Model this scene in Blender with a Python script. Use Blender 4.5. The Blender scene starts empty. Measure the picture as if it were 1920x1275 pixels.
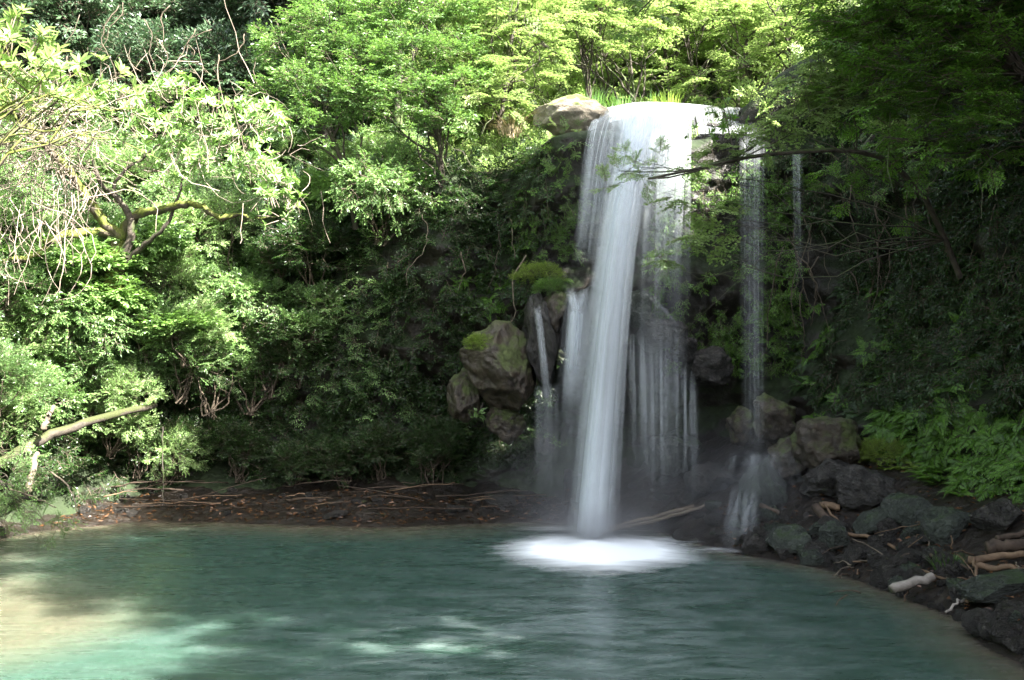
import bpy, math, random
import numpy as np
from mathutils import Vector, Matrix, noise
from mathutils.bvhtree import BVHTree

R = math.radians
rng = np.random.default_rng(7)
random.seed(7)
sc = bpy.context.scene
C = sc.collection

# ------------------------------------------------------------------ camera
H = 2.2
F = 1844.0
PITCH = math.atan((750 - 637.5) / F)
cam_d = bpy.data.cameras.new('camera')
cam = bpy.data.objects.new('camera', cam_d)
C.objects.link(cam)
cam.location = (0, 0, H)
cam.rotation_euler = (R(90) + PITCH, 0, 0)
cam_d.sensor_width = 36
cam_d.lens = 36 * F / 1920
cam_d.clip_end = 300
sc.camera = cam

# ------------------------------------------------------------------ sky, sun, exposure
SUN = Vector((0.52, -0.47, 0.64)).normalized()
w = bpy.data.worlds.new('World')
sc.world = w
w.use_nodes = True
nt = w.node_tree
sky = nt.nodes.new('ShaderNodeTexSky')
sky.sky_type = 'NISHITA'
sky.sun_disc = False
sky.sun_elevation = math.asin(SUN.z)
sky.sun_rotation = math.atan2(SUN.x, SUN.y)
bg = nt.nodes['Background']
bg.inputs['Strength'].default_value = 0.079
sky.dust_density = 3.0
hsv = nt.nodes.new('ShaderNodeHueSaturation')
hsv.inputs['Saturation'].default_value = 0.45
nt.links.new(sky.outputs[0], hsv.inputs['Color'])
nt.links.new(hsv.outputs[0], bg.inputs['Color'])
sd = bpy.data.lights.new('sun', 'SUN')
sd.energy = 5.0
sd.angle = R(0.5)
sd.color = (1.0, 0.95, 0.86)
so = bpy.data.objects.new('sun', sd)
C.objects.link(so)
so.rotation_euler = SUN.to_track_quat('Z', 'Y').to_euler()
so.location = (8, 4, 30)
vs = sc.view_settings
vs.view_transform = 'Standard'
vs.look = 'None'
vs.gamma = 1
vs.exposure = 3.35
sc.cycles.max_bounces = 8
sc.cycles.diffuse_bounces = 4
sc.cycles.transmission_bounces = 4
sc.cycles.transparent_max_bounces = 40

# ------------------------------------------------------------------ helpers
def ray(px, py):
    dx = (px - 960) / F
    dy = (637.5 - py) / F
    c, s = math.cos(PITCH), math.sin(PITCH)
    return Vector((dx, c - s * dy, s + c * dy))

def P(px, py, Y):
    d = ray(px, py)
    t = Y / d.y
    return Vector((d.x * t, Y, H + d.z * t))

def Wp(px, py, z=0.0):
    d = ray(px, py)
    t = (z - H) / d.z
    return Vector((d.x * t, d.y * t, z))

def mesh_np(name, V, faces, k, mats, mi=None, attrs=None, uv=None, smooth=False):
    """faces: (F,k) array, or list of arrays with different k (k ignored)."""
    me = bpy.data.meshes.new(name)
    V = np.ascontiguousarray(V, dtype=np.float32)
    if isinstance(faces, (list, tuple)):
        fl = [np.asarray(f, dtype=np.int32) for f in faces if len(f)]
    else:
        fl = [np.asarray(faces, dtype=np.int32)]
    idx = np.concatenate([f.ravel() for f in fl])
    tot = np.concatenate([np.full(len(f), f.shape[1], dtype=np.int32) for f in fl])
    start = np.concatenate([[0], np.cumsum(tot)[:-1]]).astype(np.int32)
    me.vertices.add(len(V))
    me.vertices.foreach_set('co', V.ravel())
    me.loops.add(len(idx))
    me.loops.foreach_set('vertex_index', idx)
    me.polygons.add(len(tot))
    me.polygons.foreach_set('loop_start', start)
    if mi is not None:
        me.polygons.foreach_set('material_index', np.asarray(mi, dtype=np.int32))
    me.polygons.foreach_set('use_smooth', np.full(len(tot), bool(smooth)))
    if attrs:
        for an, (dom, arr) in attrs.items():
            a = me.attributes.new(an, 'FLOAT', dom)
            a.data.foreach_set('value', np.ascontiguousarray(arr, dtype=np.float32))
    if uv is not None:
        l = me.uv_layers.new(name='UVMap')
        l.data.foreach_set('uv', np.ascontiguousarray(uv[idx], dtype=np.float32).ravel())
    for m in mats:
        me.materials.append(m)
    me.update(calc_edges=True)
    return me

def obj(name, me, parent=None, loc=(0, 0, 0)):
    o = bpy.data.objects.new(name, me)
    C.objects.link(o)
    o.location = loc
    if parent:
        o.parent = parent
    return o

def tag(o, label=None, cat=None, group=None, kind=None):
    if label:
        o['label'] = label
    if cat:
        o['category'] = cat
    if group:
        o['group'] = group
    if kind:
        o['kind'] = kind
    return o

def thing(name, label, cat, loc=(0, 0, 0), group=None, rz=0):
    o = bpy.data.objects.new(name, None)
    C.objects.link(o)
    o.empty_display_size = 0.2
    o.location = loc
    o.rotation_euler = (0, 0, rz)
    return tag(o, label, cat, group)

def dup(root, loc=None, rot=None, scale=None, label=None, group=None):
    r = root.copy()
    C.objects.link(r)
    if loc is not None:
        r.location = loc
    if rot is not None:
        r.rotation_euler = rot
    if scale is not None:
        r.scale = scale
    if label:
        r['label'] = label
    if group:
        r['group'] = group
    for ch in list(root.children):
        c = ch.copy()
        C.objects.link(c)
        c.parent = r
    return r

def unit(a):
    return a / np.maximum(np.linalg.norm(a, axis=-1, keepdims=True), 1e-9)

def basis(xd, up):
    """rotation matrices (K,3,3) with columns x,y,z : x along xd, z near up"""
    x = unit(np.asarray(xd, float))
    y = unit(np.cross(up, x))
    z = np.cross(x, y)
    return np.stack([x, y, z], axis=-1)

def fbm(p, o=4, s=1.0, seed=0.0):
    return noise.fractal(Vector((p[0] * s + seed, p[1] * s - seed, p[2] * s + 2 * seed)), 1.0, 2.0, o)

# ------------------------------------------------------------------ materials
def new_mat(name):
    m = bpy.data.materials.new(name)
    m.use_nodes = True
    t = m.node_tree
    t.nodes.clear()
    out = t.nodes.new('ShaderNodeOutputMaterial')
    return m, t, out

def N(t, ty, **kw):
    n = t.nodes.new(ty)
    for k, v in kw.items():
        if k in n.inputs:
            n.inputs[k].default_value = v
        else:
            setattr(n, k, v)
    return n

def ramp(t, fac, stops, interp='LINEAR'):
    r = t.nodes.new('ShaderNodeValToRGB')
    r.color_ramp.interpolation = interp
    e = r.color_ramp.elements
    while len(e) < len(stops):
        e.new(0.5)
    for el, (p, c) in zip(e, stops):
        el.position = p
        el.color = (*c, 1) if len(c) == 3 else c
    t.links.new(fac, r.inputs[0])
    return r

def leaf_mat(name, dark, light, trans, tr=0.35, rough=0.38, spec=0.6):
    m, t, out = new_mat(name)
    a = N(t, 'ShaderNodeAttribute', attribute_name='tint')
    r = ramp(t, a.outputs['Fac'], [(0.0, dark), (0.75, light), (1.0, tuple(min(1, c * 1.35) for c in light))])
    p = N(t, 'ShaderNodeBsdfPrincipled', Roughness=rough)
    p.inputs['Specular IOR Level'].default_value = spec
    t.links.new(r.outputs[0], p.inputs['Base Color'])
    tb = N(t, 'ShaderNodeBsdfTranslucent')
    mx = N(t, 'ShaderNodeMix', data_type='RGBA', blend_type='MULTIPLY')
    mx.inputs['Factor'].default_value = 1
    g = N(t, 'ShaderNodeMath', operation='MULTIPLY_ADD')
    g.inputs[1].default_value = 0.7
    g.inputs[2].default_value = 0.55
    t.links.new(a.outputs['Fac'], g.inputs[0])
    t.links.new(g.outputs[0], mx.inputs['A'])
    mx.inputs['B'].default_value = (*trans, 1)
    t.links.new(mx.outputs['Result'], tb.inputs['Color'])
    ms = N(t, 'ShaderNodeMixShader', Fac=tr)
    t.links.new(p.outputs[0], ms.inputs[1])
    t.links.new(tb.outputs[0], ms.inputs[2])
    t.links.new(ms.outputs[0], out.inputs[0])
    return m

def bark_mat(name, c0, c1, moss=None, mossamt=0.5, scale=9.0):
    m, t, out = new_mat(name)
    g = N(t, 'ShaderNodeNewGeometry')
    n = N(t, 'ShaderNodeTexNoise', Scale=scale, Detail=8.0, Roughness=0.65)
    t.links.new(g.outputs['Position'], n.inputs['Vector'])
    r = ramp(t, n.outputs['Fac'], [(0.3, c0), (0.7, c1)])
    col = r.outputs[0]
    if moss:
        n2 = N(t, 'ShaderNodeTexNoise', Scale=2.6, Detail=6.0)
        t.links.new(g.outputs['Position'], n2.inputs['Vector'])
        sx = N(t, 'ShaderNodeSeparateXYZ')
        t.links.new(g.outputs['Normal'], sx.inputs[0])
        ad = N(t, 'ShaderNodeMath', operation='MULTIPLY_ADD')
        ad.inputs[1].default_value = 0.22
        t.links.new(sx.outputs['Z'], ad.inputs[0])
        t.links.new(n2.outputs['Fac'], ad.inputs[2])
        mr = ramp(t, ad.outputs[0], [(0.62 - mossamt * 0.4, (0, 0, 0)), (0.72 - mossamt * 0.4, (1, 1, 1))])
        mx = N(t, 'ShaderNodeMix', data_type='RGBA')
        t.links.new(mr.outputs[0], mx.inputs['Factor'])
        t.links.new(col, mx.inputs['A'])
        n3 = N(t, 'ShaderNodeTexNoise', Scale=40.0, Detail=3.0)
        t.links.new(g.outputs['Position'], n3.inputs['Vector'])
        mcol = ramp(t, n3.outputs['Fac'], [(0.3, tuple(c * 0.45 for c in moss)), (0.7, moss)])
        t.links.new(mcol.outputs[0], mx.inputs['B'])
        col = mx.outputs['Result']
    p = N(t, 'ShaderNodeBsdfPrincipled', Roughness=0.8)
    t.links.new(col, p.inputs['Base Color'])
    b = N(t, 'ShaderNodeBump', Strength=0.7, Distance=0.03)
    t.links.new(n.outputs['Fac'], b.inputs['Height'])
    t.links.new(b.outputs[0], p.inputs['Normal'])
    t.links.new(p.outputs[0], out.inputs[0])
    return m

def rock_mat(name, c0, c1, moss, moss_lo, wet=0.3, scale=3.0, objspace=False, bump=0.9, top=0.35):
    m, t, out = new_mat(name)
    g = N(t, 'ShaderNodeNewGeometry')
    tc = N(t, 'ShaderNodeTexCoord')
    pos = tc.outputs['Object'] if objspace else g.outputs['Position']
    n = N(t, 'ShaderNodeTexNoise', Scale=scale, Detail=12.0, Roughness=0.7)
    t.links.new(pos, n.inputs['Vector'])
    n2 = N(t, 'ShaderNodeTexNoise', Scale=scale * 3.6, Detail=6.0, Roughness=0.7)
    t.links.new(pos, n2.inputs['Vector'])
    vor = N(t, 'ShaderNodeTexVoronoi', Scale=scale * 2.3, feature='DISTANCE_TO_EDGE')
    wv = N(t, 'ShaderNodeMix', data_type='VECTOR')
    wv.inputs['Factor'].default_value = 0.25
    t.links.new(pos, wv.inputs['A'])
    t.links.new(n.outputs['Color'], wv.inputs['B'])
    t.links.new(wv.outputs['Result'], vor.inputs['Vector'])
    r = ramp(t, n.outputs['Fac'], [(0.28, c0), (0.55, tuple((a + b) / 2 for a, b in zip(c0, c1))), (0.72, c1)])
    sx = N(t, 'ShaderNodeSeparateXYZ')
    t.links.new(g.outputs['Normal'], sx.inputs[0])
    n3 = N(t, 'ShaderNodeTexNoise', Scale=scale * 0.6, Detail=7.0, Roughness=0.65)
    t.links.new(pos, n3.inputs['Vector'])
    ad = N(t, 'ShaderNodeMath', operation='MULTIPLY_ADD')
    ad.inputs[1].default_value = top
    t.links.new(sx.outputs['Z'], ad.inputs[0])
    t.links.new(n3.outputs['Fac'], ad.inputs[2])
    mr = ramp(t, ad.outputs[0], [(moss_lo, (0, 0, 0)), (moss_lo + 0.13, (1, 1, 1))])
    mcol = ramp(t, n2.outputs['Fac'], [(0.3, tuple(c * 0.4 for c in moss)), (0.7, moss)])
    mx = N(t, 'ShaderNodeMix', data_type='RGBA')
    t.links.new(mr.outputs[0], mx.inputs['Factor'])
    t.links.new(r.outputs[0], mx.inputs['A'])
    t.links.new(mcol.outputs[0], mx.inputs['B'])
    p = N(t, 'ShaderNodeBsdfPrincipled')
    t.links.new(mx.outputs['Result'], p.inputs['Base Color'])
    rr = ramp(t, mr.outputs[0], [(0.0, (wet, wet, wet)), (1.0, (0.85, 0.85, 0.85))])
    t.links.new(rr.outputs[0], p.inputs['Roughness'])
    hs = N(t, 'ShaderNodeMath', operation='MULTIPLY_ADD')
    hs.inputs[1].default_value = 0.35
    t.links.new(n2.outputs['Fac'], hs.inputs[0])
    t.links.new(n.outputs['Fac'], hs.inputs[2])
    h2 = N(t, 'ShaderNodeMath', operation='MULTIPLY_ADD')
    h2.inputs[1].default_value = 0.5
    t.links.new(vor.outputs['Distance'], h2.inputs[0])
    t.links.new(hs.outputs[0], h2.inputs[2])
    b = N(t, 'ShaderNodeBump', Strength=bump, Distance=0.12)
    t.links.new(h2.outputs[0], b.inputs['Height'])
    t.links.new(b.outputs[0], p.inputs['Normal'])
    t.links.new(p.outputs[0], out.inputs[0])
    return m

M = {}
M['ever'] = leaf_mat('glossy evergreen leaf', (0.022, 0.052, 0.016), (0.12, 0.215, 0.07), (0.13, 0.27, 0.04), 0.30, 0.33)
M['mid'] = leaf_mat('mid green leaf', (0.035, 0.08, 0.025), (0.18, 0.31, 0.10), (0.22, 0.42, 0.07), 0.33, 0.38)
M['pale'] = leaf_mat('pale green leaf', (0.06, 0.12, 0.04), (0.25, 0.40, 0.13), (0.26, 0.46, 0.08), 0.3, 0.36)
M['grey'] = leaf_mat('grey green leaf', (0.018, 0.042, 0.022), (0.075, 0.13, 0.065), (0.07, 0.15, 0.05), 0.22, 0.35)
M['maple'] = leaf_mat('light maple leaf', (0.08, 0.15, 0.035), (0.25, 0.36, 0.12), (0.42, 0.58, 0.17), 0.5, 0.45)
M['shade'] = leaf_mat('shade-darkened leaf', (0.007, 0.019, 0.005), (0.028, 0.066, 0.014), (0.04, 0.11, 0.012), 0.3, 0.36, 0.45)  # leaf colour darkened to paint in the shade of bank, cliff and rim
M['fern'] = leaf_mat('fern green', (0.022, 0.065, 0.010), (0.115, 0.245, 0.03), (0.17, 0.36, 0.03), 0.35, 0.4)
M['lime'] = leaf_mat('yellow green moss leaf', (0.09, 0.14, 0.015), (0.22, 0.33, 0.04), (0.25, 0.4, 0.04), 0.35, 0.5)
M['grass'] = leaf_mat('grass blade', (0.03, 0.08, 0.015), (0.11, 0.22, 0.04), (0.14, 0.3, 0.04), 0.35, 0.45)
M['dry'] = leaf_mat('dry straw', (0.13, 0.10, 0.05), (0.33, 0.27, 0.16), (0.25, 0.2, 0.1), 0.2, 0.6)
M['litter'] = leaf_mat('fallen leaf', (0.03, 0.014, 0.008), (0.15, 0.07, 0.028), (0.2, 0.1, 0.03), 0.15, 0.4)
M['twig'] = bark_mat('twig bark', (0.04, 0.03, 0.02), (0.13, 0.10, 0.07))
M['paletwig'] = bark_mat('pale dead twig', (0.13, 0.10, 0.075), (0.34, 0.28, 0.23))
M['bark'] = bark_mat('dark bark', (0.02, 0.016, 0.012), (0.075, 0.06, 0.045), (0.06, 0.09, 0.02), 0.2)
M['mossbark'] = bark_mat('mossy bark', (0.03, 0.024, 0.016), (0.10, 0.08, 0.05), (0.13, 0.155, 0.02), 0.58)
M['fallbark'] = bark_mat('fallen trunk bark', (0.018, 0.015, 0.011), (0.07, 0.056, 0.04), (0.05, 0.06, 0.014), 0.38)
M['log'] = bark_mat('weathered log', (0.07, 0.055, 0.04), (0.22, 0.18, 0.13), None)
M['wetlog'] = bark_mat('wet dark stick', (0.022, 0.015, 0.01), (0.09, 0.06, 0.04), None)
M['brownlog'] = bark_mat('brown branch', (0.06, 0.035, 0.02), (0.20, 0.13, 0.075), None)
M['palelog'] = bark_mat('pale bleached log', (0.14, 0.12, 0.10), (0.34, 0.31, 0.27), None)
M['cliff'] = rock_mat('cliff rock and soil', (0.005, 0.0045, 0.003), (0.030, 0.024, 0.017), (0.018, 0.034, 0.007), 0.42, 0.38, 1.1)
M['rock'] = rock_mat('wet dark rock', (0.010, 0.010, 0.009), (0.085, 0.077, 0.07), (0.045, 0.07, 0.015), 0.95, 0.16, 2.2, True, 1.0)
M['mossrock'] = rock_mat('mossy boulder rock', (0.022, 0.018, 0.014), (0.11, 0.085, 0.06), (0.075, 0.10, 0.022), 0.52, 0.3, 1.6, True, 0.9, 0.16)
M['greenrock'] = rock_mat('green wet rock', (0.018, 0.023, 0.019), (0.095, 0.11, 0.09), (0.04, 0.075, 0.02), 0.74, 0.2, 2.0, True, 1.0)
M['palerock'] = rock_mat('pale dry boulder', (0.14, 0.12, 0.09), (0.42, 0.37, 0.28), (0.13, 0.17, 0.04), 0.60, 0.7, 2.0, True)
M['ground'] = rock_mat('shore ground', (0.006, 0.0045, 0.003), (0.032, 0.023, 0.016), (0.06, 0.07, 0.02), 0.98, 0.3, 3.0)

# ------------------------------------------------------------------ water materials
def veil_mat(name, ku, kv, lo, hi, amax, seed, col=(0.86, 0.91, 0.95)):
    m, t, out = new_mat(name)
    uv = N(t, 'ShaderNodeUVMap')
    mp = N(t, 'ShaderNodeMapping')
    mp.inputs['Scale'].default_value = (ku, kv, 1)
    mp.inputs['Location'].default_value = (seed, seed * 0.7, 0)
    t.links.new(uv.outputs[0], mp.inputs[0])
    n = N(t, 'ShaderNodeTexNoise', Scale=1.0, Detail=3.0, Roughness=0.5)
    t.links.new(mp.outputs[0], n.inputs['Vector'])
    r = ramp(t, n.outputs['Fac'], [(lo, (0, 0, 0)), (hi, (1, 1, 1))])
    a = N(t, 'ShaderNodeAttribute', attribute_name='dens')
    mu = N(t, 'ShaderNodeMath', operation='MULTIPLY')
    t.links.new(r.outputs[0], mu.inputs[0])
    t.links.new(a.outputs['Fac'], mu.inputs[1])
    mu2 = N(t, 'ShaderNodeMath', operation='MULTIPLY')
    mu2.inputs[1].default_value = amax
    mu2.use_clamp = True
    t.links.new(mu.outputs[0], mu2.inputs[0])
    d = N(t, 'ShaderNodeBsdfDiffuse', Color=(*col, 1))
    tl = N(t, 'ShaderNodeBsdfTranslucent', Color=(*col, 1))
    ms = N(t, 'ShaderNodeMixShader', Fac=0.5)
    t.links.new(d.outputs[0], ms.inputs[1])
    t.links.new(tl.outputs[0], ms.inputs[2])
    tr = N(t, 'ShaderNodeBsdfTransparent')
    m2 = N(t, 'ShaderNodeMixShader')
    t.links.new(mu2.outputs[0], m2.inputs[0])
    t.links.new(tr.outputs[0], m2.inputs[1])
    t.links.new(ms.outputs[0], m2.inputs[2])
    t.links.new(m2.outputs[0], out.inputs[0])
    return m

M['jet'] = veil_mat('falling water core', 9, 0.3, 0.15, 0.62, 1.0, 3.1)
M['veil'] = veil_mat('thin water veil', 18, 0.14, 0.34, 0.74, 1.0, 8.3)
M['wisp'] = veil_mat('wispy water threads', 20, 0.08, 0.28, 0.85, 1.0, 15.7)
M['spray'] = veil_mat('spray', 5, 4, 0.3, 0.7, 1.0, 21.0)

def foam_mat():
    m, t, out = new_mat('churned foam')
    g = N(t, 'ShaderNodeNewGeometry')
    n = N(t, 'ShaderNodeTexNoise', Scale=1.6, Detail=5.0, Roughness=0.6)
    mp = N(t, 'ShaderNodeMapping')
    mp.inputs['Scale'].default_value = (0.7, 2.2, 1)
    t.links.new(g.outputs['Position'], mp.inputs[0])
    t.links.new(mp.outputs[0], n.inputs['Vector'])
    a = N(t, 'ShaderNodeAttribute', attribute_name='dens')
    ad = N(t, 'ShaderNodeMath', operation='ADD')
    t.links.new(a.outputs['Fac'], ad.inputs[0])
    sb = N(t, 'ShaderNodeMath', operation='MULTIPLY_ADD')
    sb.inputs[1].default_value = 0.7
    sb.inputs[2].default_value = -0.42
    t.links.new(n.outputs['Fac'], sb.inputs[0])
    t.links.new(sb.outputs[0], ad.inputs[1])
    r = ramp(t, ad.outputs[0], [(0.12, (0, 0, 0)), (0.45, (0.35, 0.35, 0.35)), (0.9, (1, 1, 1))])
    mk = N(t, 'ShaderNodeMath', operation='MULTIPLY')
    cl = ramp(t, a.outputs['Fac'], [(0.0, (0, 0, 0)), (0.25, (1, 1, 1))])
    t.links.new(r.outputs[0], mk.inputs[0])
    t.links.new(cl.outputs[0], mk.inputs[1])
    d = N(t, 'ShaderNodeBsdfDiffuse', Color=(0.9, 0.94, 0.96, 1))
    tr = N(t, 'ShaderNodeBsdfTransparent')
    m2 = N(t, 'ShaderNodeMixShader')
    t.links.new(mk.outputs[0], m2.inputs[0])
    t.links.new(tr.outputs[0], m2.inputs[1])
    t.links.new(d.outputs[0], m2.inputs[2])
    t.links.new(m2.outputs[0], out.inputs[0])
    return m
M['foam'] = foam_mat()

def pool_mat():
    m, t, out = new_mat('pool water')
    g = N(t, 'ShaderNodeNewGeometry')
    a = N(t, 'ShaderNodeAttribute', attribute_name='depth')     # metres of water, lowered where the sun patch is coloured in
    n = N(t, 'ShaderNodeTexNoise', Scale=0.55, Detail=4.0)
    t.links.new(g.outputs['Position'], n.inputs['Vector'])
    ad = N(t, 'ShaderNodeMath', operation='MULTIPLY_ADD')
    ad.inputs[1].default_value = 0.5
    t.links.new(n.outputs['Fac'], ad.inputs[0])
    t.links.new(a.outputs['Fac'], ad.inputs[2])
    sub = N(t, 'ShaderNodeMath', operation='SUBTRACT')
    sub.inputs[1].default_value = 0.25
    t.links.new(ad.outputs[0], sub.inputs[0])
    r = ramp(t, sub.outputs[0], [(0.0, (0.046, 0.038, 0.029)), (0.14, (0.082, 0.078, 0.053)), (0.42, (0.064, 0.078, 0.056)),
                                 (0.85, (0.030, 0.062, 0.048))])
    p = N(t, 'ShaderNodeBsdfPrincipled', Roughness=0.2)
    p.inputs['IOR'].default_value = 1.33
    p.inputs['Subsurface Weight'].default_value = 1.0
    p.inputs['Subsurface Radius'].default_value = (0.5, 0.7, 0.6)
    p.inputs['Subsurface Scale'].default_value = 1.0
    # drifting froth film in front of the fall
    fm = N(t, 'ShaderNodeAttribute', attribute_name='froth')
    fp = N(t, 'ShaderNodeMapping')
    fp.inputs['Scale'].default_value = (0.8, 1.9, 1)
    fp.inputs['Rotation'].default_value = (0, 0, -0.25)
    t.links.new(g.outputs['Position'], fp.inputs[0])
    fn_ = N(t, 'ShaderNodeTexNoise', Scale=1.5, Detail=7.0, Roughness=0.68, Distortion=0.8)
    t.links.new(fp.outputs[0], fn_.inputs['Vector'])
    fr = ramp(t, fn_.outputs['Fac'], [(0.42, (0, 0, 0)), (0.72, (1, 1, 1))])
    fx = N(t, 'ShaderNodeMath', operation='MULTIPLY')
    t.links.new(fr.outputs[0], fx.inputs[0])
    t.links.new(fm.outputs['Fac'], fx.inputs[1])
    cm = N(t, 'ShaderNodeMix', data_type='RGBA')
    t.links.new(fx.outputs[0], cm.inputs['Factor'])
    t.links.new(r.outputs[0], cm.inputs['A'])
    cm.inputs['B'].default_value = (0.30, 0.36, 0.36, 1)
    t.links.new(cm.outputs['Result'], p.inputs['Base Color'])
    mp = N(t, 'ShaderNodeMapping')
    mp.inputs['Scale'].default_value = (0.9, 2.6, 1)
    t.links.new(g.outputs['Position'], mp.inputs[0])
    n1 = N(t, 'ShaderNodeTexNoise', Scale=1.6, Detail=2.5, Roughness=0.5, Distortion=0.5)
    t.links.new(mp.outputs[0], n1.inputs['Vector'])
    b = N(t, 'ShaderNodeBump', Strength=0.2, Distance=0.10)
    t.links.new(n1.outputs['Fac'], b.inputs['Height'])
    t.links.new(b.outputs[0], p.inputs['Normal'])
    n4 = N(t, 'ShaderNodeTexNoise', Scale=1.3, Detail=6.0, Roughness=0.7, Distortion=1.2)
    t.links.new(mp.outputs[0], n4.inputs['Vector'])
    rr = ramp(t, n4.outputs['Fac'], [(0.35, (0.2, 0.2, 0.2)), (0.7, (0.36, 0.36, 0.36))])
    t.links.new(rr.outputs[0], p.inputs['Roughness'])
    t.links.new(p.outputs[0], out.inputs[0])
    return m
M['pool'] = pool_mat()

# ------------------------------------------------------------------ terrain : cliff ring
LEFT = [(-.3, -.8), (0, .1), (.3, 1), (.6, 2), (1.0, 3.2), (1.6, 4.6), (2.8, 5.8), (4.5, 7.2), (7, 9), (10, 11.5), (16, 17), (28, 30)]
LBACK = [(-.3, -.8), (.4, .3), (1.0, 1), (1.1, 2), (.65, 3.2), (.8, 4.5), (1.9, 5.6), (3.6, 6.8), (7, 9), (11, 13), (17, 21), (30, 38)]
CENL = [(-.3, -.8), (.4, .4), (1.0, 1.2), (.9, 2.2), (.15, 3.2), (-.3, 4.4), (-.4, 5.4), (-.3, 6.3), (.4, 6.9), (4, 7.9), (12, 13), (30, 32)]
FALL = [(-.3, -.8), (.1, .5), (.5, 1.3), (.4, 2.4), (-.1, 3.4), (-.6, 4.4), (-1.0, 5.5), (-1.35, 6.4), (-1.5, 7.05), (1.2, 7.5), (8, 9.4), (30, 30)]
FALR = [(-.3, -.6), (.1, .6), (.4, 1.4), (.4, 2.6), (.0, 3.6), (-.3, 4.6), (-.6, 5.6), (-.8, 6.4), (-.8, 7.1), (1.2, 7.8), (8, 11), (30, 32)]
RIGHT = [(-.5, -.6), (0, .8), (.45, 1.7), (.8, 2.8), (1.0, 4), (1.05, 5.4), (1.0, 6.8), (1.1, 8.2), (1.6, 9.6), (4, 11), (10, 15), (25, 26)]
ST = [((-12, -14), LEFT), ((-10.6, -5), LEFT), ((-9.9, 2), LEFT), ((-9.3, 9), LEFT), ((-8.9, 14), LEFT), ((-8.4, 17), LEFT), ((-7.0, 19), LBACK), ((-4.5, 19.5), LBACK),
      ((-2, 19.5), CENL), ((0, 19.3), CENL), ((1.0, 19.2), FALL), ((2.6, 19.1), FALL), ((4.3, 18.4), FALR), ((5.2, 16.6), RIGHT),
      ((6.0, 13.6), RIGHT), ((6.6, 11), RIGHT), ((7.2, 8), RIGHT), ((8, 2), RIGHT), ((8.8, -5), RIGHT), ((10, -14), RIGHT)]

def catmull(pts, n):
    pts = np.asarray(pts, float)
    m = len(pts)
    q = np.linspace(0, m - 1 - 1e-6, n)
    i = q.astype(int)
    f = (q - i).reshape((-1,) + (1,) * (pts.ndim - 1))
    g = lambda k: pts[np.clip(i + k, 0, m - 1)]
    p0, p1, p2, p3 = g(-1), g(0), g(1), g(2)
    return 0.5 * ((2 * p1) + (-p0 + p2) * f + (2 * p0 - 5 * p1 + 4 * p2 - p3) * f * f + (-p0 + 3 * p1 - 3 * p2 + p3) * f ** 3)

NU, NV = 560, 240
plan = catmull([s[0] for s in ST], NU)
prof = catmull([s[1] for s in ST], NU)                    # (NU,12,2)
tan = unit(np.gradient(plan, axis=0))
for _ in range(12):                                       # smooth the outward directions
    tan[1:-1] = (tan[:-2] + tan[1:-1] + tan[2:]) / 3
tan = unit(tan)
outw = np.stack([-tan[:, 1], tan[:, 0]], -1)
vq = np.linspace(0, 1, NV) ** 1.15 * 10.999
pv = catmull(np.swapaxes(prof, 0, 1), 1200)               # (1200,NU,2)
pv = pv[(vq / 11 * 1199).astype(int)]                     # (NV,NU,2)
G = np.zeros((NV, NU, 3))
G[..., 0] = plan[None, :, 0] + outw[None, :, 0] * pv[..., 0]
G[..., 1] = plan[None, :, 1] + outw[None, :, 1] * pv[..., 0]
G[..., 2] = pv[..., 1]
for j in range(NV):
    for i in range(NU):
        p = G[j, i]
        a = 0.5 * fbm(p, 3, 0.45, 3.3) + 0.24 * fbm(p, 4, 1.4, 9.1)
        c = noise.cell(Vector((p[0] * 1.3, p[1] * 1.3, p[2] * 2.1))) * 0.05
        # keep the lip of the fall as it is
        k = 0.25 if (1.0 < p[0] < 4.3 and p[2] > 6.3 and p[1] < 21) else 1.0
        d = (a + c) * k
        G[j, i, 0] += outw[i, 0] * d
        G[j, i, 1] += outw[i, 1] * d
        G[j, i, 2] += 0.35 * d * (1 if p[2] > 5 else 0.4)

def grid_faces(nv, nu):
    a = np.arange(nv * nu).reshape(nv, nu)
    return np.stack([a[:-1, :-1].ravel(), a[:-1, 1:].ravel(), a[1:, 1:].ravel(), a[1:, :-1].ravel()], -1)

cf = grid_faces(NV, NU)
cliff = obj('cliff', mesh_np('cliff', G.reshape(-1, 3), cf, 4, [M['cliff']], smooth=True))
tag(cliff, kind='structure')
BV = BVHTree.FromPolygons([tuple(v) for v in G.reshape(-1, 3)], [tuple(int(q) for q in f) for f in cf])

def hit(px, py):
    d = ray(px, py).normalized()
    h = BV.ray_cast(Vector((0, 0, H)), d)
    if h[0] is None:
        return None, None
    n = h[1]
    if n.dot(d) > 0:
        n = -n
    return h[0], n

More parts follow.
